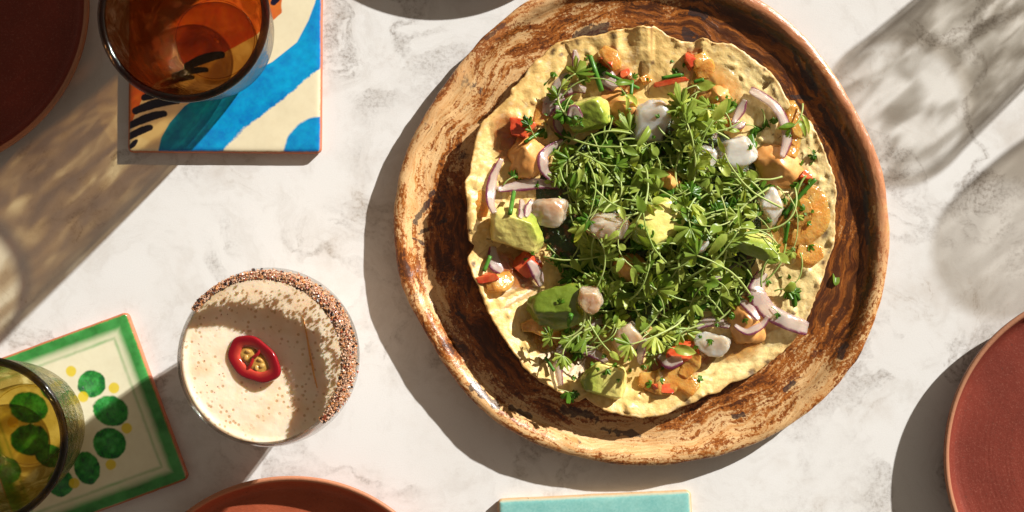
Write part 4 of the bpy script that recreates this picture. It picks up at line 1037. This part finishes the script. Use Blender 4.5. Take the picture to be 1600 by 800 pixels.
onion([(770, 385), (772, 410), (784, 425)], 20, "onion sliver tucked under the big left avocado", .3, .001)
onion([(826, 408), (838, 424), (846, 446)], 18, "onion sliver pointing down right of the dark red tomato", .3, .002)
onion([(815, 312), (817, 330), (812, 340)], 14, "short onion piece just above the big left avocado", .3, .001)
onion([(832, 312), (826, 325), (822, 338)], 12, "purple onion bit beside the pinkish fish", .3, .001)
onion([(1098, 432), (1130, 428), (1158, 412)], 17, "pale onion strip showing through the greens at the lower right", .2, .006)
onion([(1088, 512), (1112, 502), (1140, 510)], 16, "purplish onion sliver above the glossy white fish", .3, .003)
onion([(1030, 556), (1046, 566), (1066, 562)], 20, "pink onion piece on the crimson tomato at the bottom", .2, .002)
onion([(890, 548), (920, 548), (948, 566)], 16, "dark onion sliver left of the bottom fish piece", .3, .003)
onion([(1000, 568), (1002, 545), (1010, 530)], 14, "onion sliver right of the bottom fish piece", .3, .003)
onion([(1148, 508), (1168, 518), (1190, 508), (1200, 494)], 12, "curved onion sliver around the lower right mayo dollop", .4, .003)
onion([(1148, 462), (1170, 480), (1186, 500)], 14, "pink onion curl tucked beneath the broad white onion", .3, .002)

# ------------------------------------------------------------------ herbs
def lance(seed, L=.012, Wd=.0048, curl=.25, fold=.25):
    r = random.Random(seed); V = []; F = []; nx, ny = 9, 5
    tw = r.uniform(-.4, .4)
    for i in range(nx):
        t = i / (nx - 1); wv = Wd / 2 * (math.sin(math.pi * min(1, t ** .8 * .96 + .03)) ** .75) * (1 + .06 * math.sin(7 * t + seed))
        a = curl * t * 2.2; x = L * (math.sin(a) / max(a / t if t else 1, 1e-3) if a else t) if t else 0; z = -L * t * math.sin(a * .5)
        for j in range(ny):
            s = -1 + 2 * j / (ny - 1); q = tw * t
            y = s * wv * math.cos(q); zz = z + fold * abs(s) * wv + s * wv * math.sin(q) + .0003 * math.sin(5 * t + 3 * s + seed)
            V.append((x, y, zz))
    for i in range(nx - 1):
        for j in range(ny - 1):
            F.append((i * ny + j, (i + 1) * ny + j, (i + 1) * ny + j + 1, i * ny + j + 1))
    return V, F
def lobed(seed, L=.011, slim=False):
    """cilantro leaflet: three toothed lobes, ruffled"""
    r = random.Random(seed); V = [(0, 0, 0)]; F = []; lobes = 3 if seed % 3 else 5; n = 48; rings = 4
    spread = (1.55 if slim else 1.9) + r.uniform(-.2, .3)
    for i in range(1, rings + 1):
        t = i / rings
        for k in range(n + 1):
            s = k / n; a = (s - .5) * spread * 1.25
            lo = abs(math.cos(math.pi * lobes * (s - .5) + (0 if lobes % 2 else math.pi / 2))) ** .55
            teeth = abs(math.sin(math.pi * lobes * 3 * s + seed)) ** .7
            R_ = L * ((.34 + .60 * lo + .14 * teeth) if slim else (.40 + .50 * lo + .15 * teeth)) * (1 - .35 * abs(s - .5) * 2)
            x, y = R_ * t * math.cos(a) , R_ * t * math.sin(a)
            z = t * t * L * (.16 * math.sin(a * 4 + seed) + .08 * math.sin(a * 9 + seed * 2)) - L * .18 * t * t + .0002
            V.append((x, y, z))
    m = n + 1
    for k in range(n): F.append((0, 1 + k, 2 + k))
    for i in range(rings - 1):
        for k in range(n):
            a = 1 + i * m + k; F.append((a, a + m, a + m + 1, a + 1))
    return V, F
LANCE = [new_mesh("leaf", *lance(s, .0085 + .0060 * (s % 4) / 3, .0036 + .0024 * (s % 3) / 2, .08 + .16 * (s % 5), .06 + .14 * (s % 4)), M['leaf']) for s in range(16)]
LOBED = [new_mesh("leaf", *lobed(s, .0078 + .003 * (s % 3) / 2), M['cilantro']) for s in range(10)]
LOBED_L = [new_mesh("leaf", *lobed(s + 20, .0065 + .0055 * (s % 4) / 3, True), M['leaf']) for s in range(12)]
def stem_path(r, L, bend, rise, n=11):
    pts = [Vector((0, 0, 0))]; a = 0.0; el = rise; b = bend
    for i in range(n - 1):
        a += b / n + r.uniform(-.10, .10); el += (-rise * 2.0) / n + r.uniform(-.08, .08)
        pts.append(pts[-1] + Vector((math.cos(a) * math.cos(el), math.sin(a) * math.cos(el), math.sin(el))) * (L / (n - 1)))
    return pts
STEMS = []
sr = random.Random(99)
for i in range(34):
    L = ([.020, .028, .036, .015, .042][i % 5] if i < 22 else [.044, .052, .060][i % 3]) * sr.uniform(.9, 1.1)
    pts = stem_path(sr, L, sr.choice((-1, 1)) * (sr.uniform(.3, 2.2) if i < 22 else sr.uniform(.8, 2.8)), sr.uniform(.05, .45))
    r0 = sr.uniform(.00045, .00072)
    V, F = tube(crv([tuple(p) for p in pts], 2), [r0 * (1 - .35 * k / 20) for k in range(21)], 5)
    STEMS.append((new_mesh("stem", V, F, M['stem']), pts))
def leaf_at(parent, pos, d, up, scale, data):
    x = d.normalized(); y = up.cross(x)
    if y.length < 1e-4: y = x.orthogonal()
    y.normalize(); z = x.cross(y)
    Mx = Matrix((x, y, z)).transposed().to_4x4(); Mx.translation = pos
    o = bpy.data.objects.new("leaf", data); COL.objects.link(o); o.parent = parent; o.matrix_local = Mx @ Matrix.Scale(scale, 4); return o
nleaf = 0
LANDMARK = [(918, 180, "the lime avocado"), (968, 168, "the top mayo"), (1020, 190, "the tall fish"), (858, 334, "the pinkish fish"), (955, 358, "the central fish"), (1030, 350, "the central avocado"), (1148, 238, "the broad fish slab"), (1106, 248, "the pearly fish"), (1204, 318, "the right fish"), (921, 468, "the peach fish cube"), (980, 526, "the bottom fish"), (982, 417, "the shaded mayo"), (1046, 288, "the orange dab"), (1215, 256, "the right mayo"), (1172, 385, "the avocado slice"), (1090, 382, "the small fish bit"), (1113, 538, "the glossy white fish"), (1190, 460, "the broad onion"), (1085, 198, "the light avocado"), (1068, 552, "the crimson tomato"), (874, 482, "the dark avocado"), (850, 255, "the hooked onion"), (1130, 428, "the pale onion strip"), (1166, 502, "the lower mayo"), (946, 594, "the bottom avocado"), (1050, 128, "the red pepper strip"), (1205, 165, "the onion arc"), (1240, 350, "the sauce pool"), (816, 202, "the tomato cube"), (808, 362, "the big left avocado")]
def sprig(px, py, rz, si, kind, zoff, r, label=None, group="microgreens heaped on the tostada", name="microgreen_sprig", scale=1.0, tiltx=None):
    global nleaf
    me, pts = STEMS[si]
    mid = pts[len(pts) // 2]; c, s = math.cos(rz), math.sin(rz)
    ends = [(p.x * c - p.y * s, p.x * s + p.y * c) for p in (pts[0], mid, pts[-1])]
    k = scale / S
    hh = [hs_at(px + e[0] * k, py - e[1] * k, 5, 75) for e in ends]
    z = sum(hh) / 3 + zoff
    sl = math.atan2(hh[2] - hh[0], max((pts[-1] - pts[0]).length * scale, .008)) * .8
    o = link(name, None, None, P(px, py, z), (tiltx if tiltx is not None else r.uniform(-.25, .25), -max(-.6, min(.6, sl)), rz), (scale,) * 3)
    link("stem", me, o)
    if label is None:
        mx_, my_ = px + ends[2][0] * k * .6, py - ends[2][1] * k * .6
        lm = sorted(LANDMARK, key=lambda q: (q[0] - mx_) ** 2 + (q[1] - my_) ** 2)[:2]; lm = "between " + lm[0][2] + " and " + lm[1][2]
        label = ("sprig with paired narrow leaves ", "sprig with feathery lobed leaves ", "dark green cilantro sprig ", "pale stem with one narrow leaf ")[kind] + lm
    tag(o, label, "cilantro" if kind == 2 else "microgreen", group)
    up = Vector((r.uniform(-.3, .42), r.uniform(-.3, .42), 1)).normalized(); tip = pts[-1]; d = (pts[-1] - pts[-3]).normalized()
    def turned(dd, a, e=0.0):
        q = Matrix.Rotation(a, 3, up) @ dd; return (q + up * e).normalized()
    if kind == 0:      # pair of cotyledons at the tip
        for sg in (-1, 1): leaf_at(o, tip, turned(d, sg * r.uniform(.35, .9), r.uniform(-.1, .35)), up, r.uniform(.65, 1.3), r.choice(LANCE)); nleaf += 1
        for j in (4, 6, 8):
            if r.random() < .7: leaf_at(o, pts[j], turned((pts[j + 1] - pts[j - 1]).normalized(), r.choice((-1, 1)) * r.uniform(.4, 1.0), r.uniform(0, .4)), up, r.uniform(.7, 1.0), r.choice(LANCE)); nleaf += 1
    elif kind == 1:    # lobed true leaves
        for a in (-.8, 0, .8): leaf_at(o, tip, turned(d, a + r.uniform(-.25, .25), r.uniform(-.2, .4)), up, r.uniform(.7, 1.05), r.choice(LOBED_L)); nleaf += 1
        for j in (4, 6):
            if r.random() < .75: leaf_at(o, pts[j], turned((pts[j + 1] - pts[j - 1]).normalized(), r.choice((-1, 1)) * r.uniform(.5, 1.1), .25), up, r.uniform(.7, 1.0), r.choice(LOBED_L)); nleaf += 1
    elif kind == 2:    # dark cilantro
        for a in (-.9, 0, .9): leaf_at(o, tip, turned(d, a + r.uniform(-.2, .2), r.uniform(-.2, .3)), up, r.uniform(.8, 1.2), r.choice(LOBED)); nleaf += 1
        leaf_at(o, pts[6], turned((pts[7] - pts[5]).normalized(), r.choice((-1, 1)) * r.uniform(.5, 1.2), .2), up, r.uniform(.7, 1), r.choice(LOBED)); nleaf += 1
    else:              # one leaf
        leaf_at(o, tip, turned(d, r.uniform(-.3, .3), r.uniform(0, .4)), up, r.uniform(.8, 1.2), r.choice(LANCE)); nleaf += 1
    return o
GP = [(868, 205), (885, 130), (915, 95), (955, 140), (1010, 155), (1045, 135), (1090, 150), (1120, 185), (1170, 200), (1215, 240), (1262, 268), (1258, 298), (1225, 330), (1218, 372), (1222, 408), (1195, 430), (1165, 455), (1120, 490), (1070, 520), (1040, 545), (1015, 575), (985, 565), (955, 545), (900, 560), (872, 520), (905, 470), (895, 430), (850, 410), (862, 380), (900, 378), (905, 330), (870, 300), (888, 250)]
GP = [(1022 + (x - 1022) * 1.08, 340 + (y - 340) * 1.06) for x, y in GP]
def inside(x, y, poly):
    c = False; j = len(poly) - 1
    for i in range(len(poly)):
        xi, yi = poly[i]; xj, yj = poly[j]
        if (yi > y) != (yj > y) and x < (xj - xi) * (y - yi) / (yj - yi) + xi: c = not c
        j = i
    return c
CLEAR = [(918, 180, 36), (968, 168, 30), (1020, 190, 36), (858, 334, 34), (955, 358, 27), (1030, 350, 26), (1148, 238, 30), (1110, 244, 18), (1204, 318, 25), (921, 468, 25), (980, 526, 30), (982, 417, 20), (1046, 286, 18), (1215, 256, 34), (1172, 385, 26), (1090, 380, 14), (874, 482, 46), (945, 592, 38), (1113, 538, 34), (808, 362, 50)]
hr = random.Random(2024)
def scatter(n, kinds, zo, avoid, small=1.0, label=None, group=None, name=None, GP=None, longs=False):
    GP = GP or globals()['GP']
    cnt = 0; tries = 0
    while cnt < n and tries < n * 40:
        tries += 1
        x, y = hr.uniform(760, 1275), hr.uniform(85, 610)
        if not inside(x, y, GP): continue
        rz = hr.uniform(0, 2 * math.pi); si = hr.randrange(22) if not longs else hr.randrange(22, len(STEMS)); me, pts = STEMS[si]; c, s = math.cos(rz), math.sin(rz)
        ok = True
        for p in (pts[-1] + (pts[-1] - pts[-4]).normalized() * .008, pts[-1], pts[7], pts[4]):
            ex, ey = x + (p.x * c - p.y * s) * small / S, y - (p.x * s + p.y * c) * small / S
            if not inside(ex, ey, GP) and hr.random() < .8: ok = False
            if any((ex - q[0]) ** 2 + (ey - q[1]) ** 2 < q[2] ** 2 for q in CLEAR) and hr.random() < avoid: ok = False
        if not ok: continue
        k = {}
        if name: k = dict(label=label, group=group, name=name)
        sprig(x, y, rz, si, hr.choice(kinds), hr.uniform(*zo), hr, scale=small, **k); cnt += 1
scatter(110, (2,), (.0003, .003), .9, .85, None, "cilantro sprigs within the herb heap", "cilantro_sprig")
scatter(150, (0, 1, 1, 3), (.001, .006), .86, 1.04)
scatter(58, (0, 1, 0, 1), (.004, .009), .86, 1.08)
scatter(26, (0, 3, 3), (.004, .009), .6, 1.0, longs=True)

for n_, kd_, poly_ in ((9, (0, 1, 3), [(840, 385), (905, 380), (912, 465), (880, 455), (845, 425)]), (14, (0, 1, 1, 3), [(1195, 255), (1272, 262), (1262, 335), (1222, 440), (1180, 445)]), (16, (0, 1, 3), [(850, 200), (912, 205), (908, 335), (862, 305)]), (4, (0, 1), [(880, 95), (950, 95), (950, 140), (885, 150)])):
    scatter(n_, kd_, (.001, .005), .75, .9, GP=poly_)
for n_, poly_ in ((7, [(885, 105), (965, 108), (955, 155), (885, 155)]), (5, [(768, 250), (806, 250), (806, 325), (770, 325)]), (6, [(1150, 160), (1225, 170), (1225, 235), (1150, 215)]), (4, [(1190, 430), (1250, 430), (1240, 475), (1190, 470)])):
    scatter(n_, (2,), (.0005, .003), .6, .8, None, "cilantro sprigs within the herb heap", "cilantro_sprig", GP=poly_)

# hero sprigs that stand apart from the heap
def hero(px, py, deg, si, kind, label, zo=.002, name="herb_sprig", scale=1.0, seed=0):
    return sprig(px, py, math.radians(deg), si, kind, zo, random.Random(seed + px), label, "herb sprigs lying apart from the heap", name, scale)
hero(1254, 162, -80, 0, 0, "lone microgreen sprig with narrow leaves at the right rim of the tostada")
hero(1060, 152, 60, 3, 3, "pale oval leaf on a stem over the upper right sauce pool")
hero(905, 110, 20, 3, 2, "dark cilantro tuft near the top left of the tostada", scale=.8)
hero(786, 290, 60, 3, 2, "dark cilantro tuft right of the upright left onion sliver", scale=.9)
hero(872, 610, 10, 3, 2, "cilantro tuft at the lower tip of the curved onion sliver", .003, scale=.7)
hero(1080, 590, 20, 3, 2, "small curled cilantro tuft on the bottom orange strip", scale=.55)
hero(1210, 455, 25, 3, 2, "cilantro tuft left of the right rim below the sauce pool", scale=.9)
hero(1205, 480, -20, 3, 2, "small cilantro tuft beneath the broad white onion", .001, scale=.6)
hero(1190, 170, -60, 3, 2, "dark cilantro tuft inside the upper right onion arc", scale=.9)
hero(1165, 195, 10, 3, 2, "cilantro tuft left of the upper right onion arc", scale=.8)
hero(1140, 150, -30, 3, 2, "tiny cilantro tuft on the bare upper right tostada", .004, scale=.5)
hero(1250, 395, -60, 0, 3, "long microgreen leaf hanging over the orange sauce pool", .006)
hero(1262, 230, -30, 3, 2, "tiny herb tuft at the right rim of the tostada", scale=.45)
hero(850, 190, -60, 3, 2, "cilantro tuft on the onion left of the lime green avocado", .004, scale=.7)
hero(838, 215, 150, 3, 2, "dark cilantro tuft between red tomato cube and left mayo dollop", .003, scale=.7)
# lone leaf on the platter
lf = link("fallen_leaf", LANCE[2], None, P(1306, 446, .0078), (.2, .1, 1.5), (.85,) * 3)
tag(lf, "single small green leaf fallen on the brown platter at the right", "leaf")
# chive lengths
def chive(pts, label, rr=.0011, zo=.002):
    zs = [hs_at(x, y, 5, 70) + zo for x, y in pts]; q = [P(x, y, z) for (x, y), z in zip(pts, zs)]; c0 = Vector(q[0])
    V, F = tube([Vector(p) - c0 for p in (crv(q, 6) if len(q) > 2 else [Vector(q[0]).lerp(Vector(q[1]), i / 5) for i in range(6)])], rr, 8)
    o = link("chive_piece", new_mesh("chive_piece", V, F, M['chive']), None, c0); tag(o, label, "chive", "chopped chive pieces")
chive([(803, 300), (797, 334)], "short chive length standing just above the big left avocado", .0014)
chive([(766, 400), (756, 424)], "short chive piece at the far left edge below the big avocado", .0013)
chive([(1232, 346), (1226, 380)], "upright chive piece in front of the orange sauce pool", .0013, .005)
chive([(1226, 336), (1250, 306), (1274, 280)], "long chive length at the right pointing up past the red tomato bit", .0014, .003)
chive([(946, 114), (972, 126), (998, 138)], "long light green chive below the deep red tomato at the top", .0011, .003)
chive([(852, 558), (866, 580)], "short chive piece left of the curved onion sliver", .0010)
chive([(1034, 122), (1068, 116)], "pale chive length just above the thin red pepper strip", .0012)
chive([(1084, 128), (1100, 124)], "very short pale chive piece right of the red pepper strip", .0012)
chive([(986, 150), (988, 126)], "dark chive stub right of the broad purple onion slice", .0012, .003)
chive([(892, 492), (884, 520)], "dark chive piece right of the dark green avocado", .0016, .001)
chive([(820, 222), (850, 202)], "chive length crossing right of the red tomato cube", .0011, .003)
chive([(922, 88), (930, 112), (940, 142)], "thick pale green stem above the lime green avocado", .0017, .005)

# chopped herb flecks around the heap: too many and too small to pick apart
V = []; F = []; fr2 = random.Random(77)
GP2 = [(1018 + (x - 1018) * 1.14, 340 + (y - 340) * 1.12) for x, y in GP]
cnt = 0
while cnt < 150:
    x, y = fr2.uniform(770, 1280), fr2.uniform(85, 620)
    if not inside(x, y, GP2) or (inside(x, y, GP) and fr2.random() < .6): continue
    v0, f0 = lobed(fr2.randrange(60), fr2.uniform(.0022, .0048)); b = len(V)
    Mx = mxof(Vector(P(x, y, hs_at(x, y, 3, 70) + .0006)), (fr2.uniform(-.5, .5), fr2.uniform(-.5, .5), fr2.uniform(0, 6.28)))
    V += [Mx @ Vector(q) for q in v0]; F += [tuple(b + i for i in f) for f in f0]; cnt += 1
o = link("herb_flecks", new_mesh("herb_flecks", V, F, M['cilantro'])); o["kind"] = "stuff"; o["label"] = "tiny chopped green herb flecks sprinkled over the tostada toppings"; o["category"] = "herb flecks"
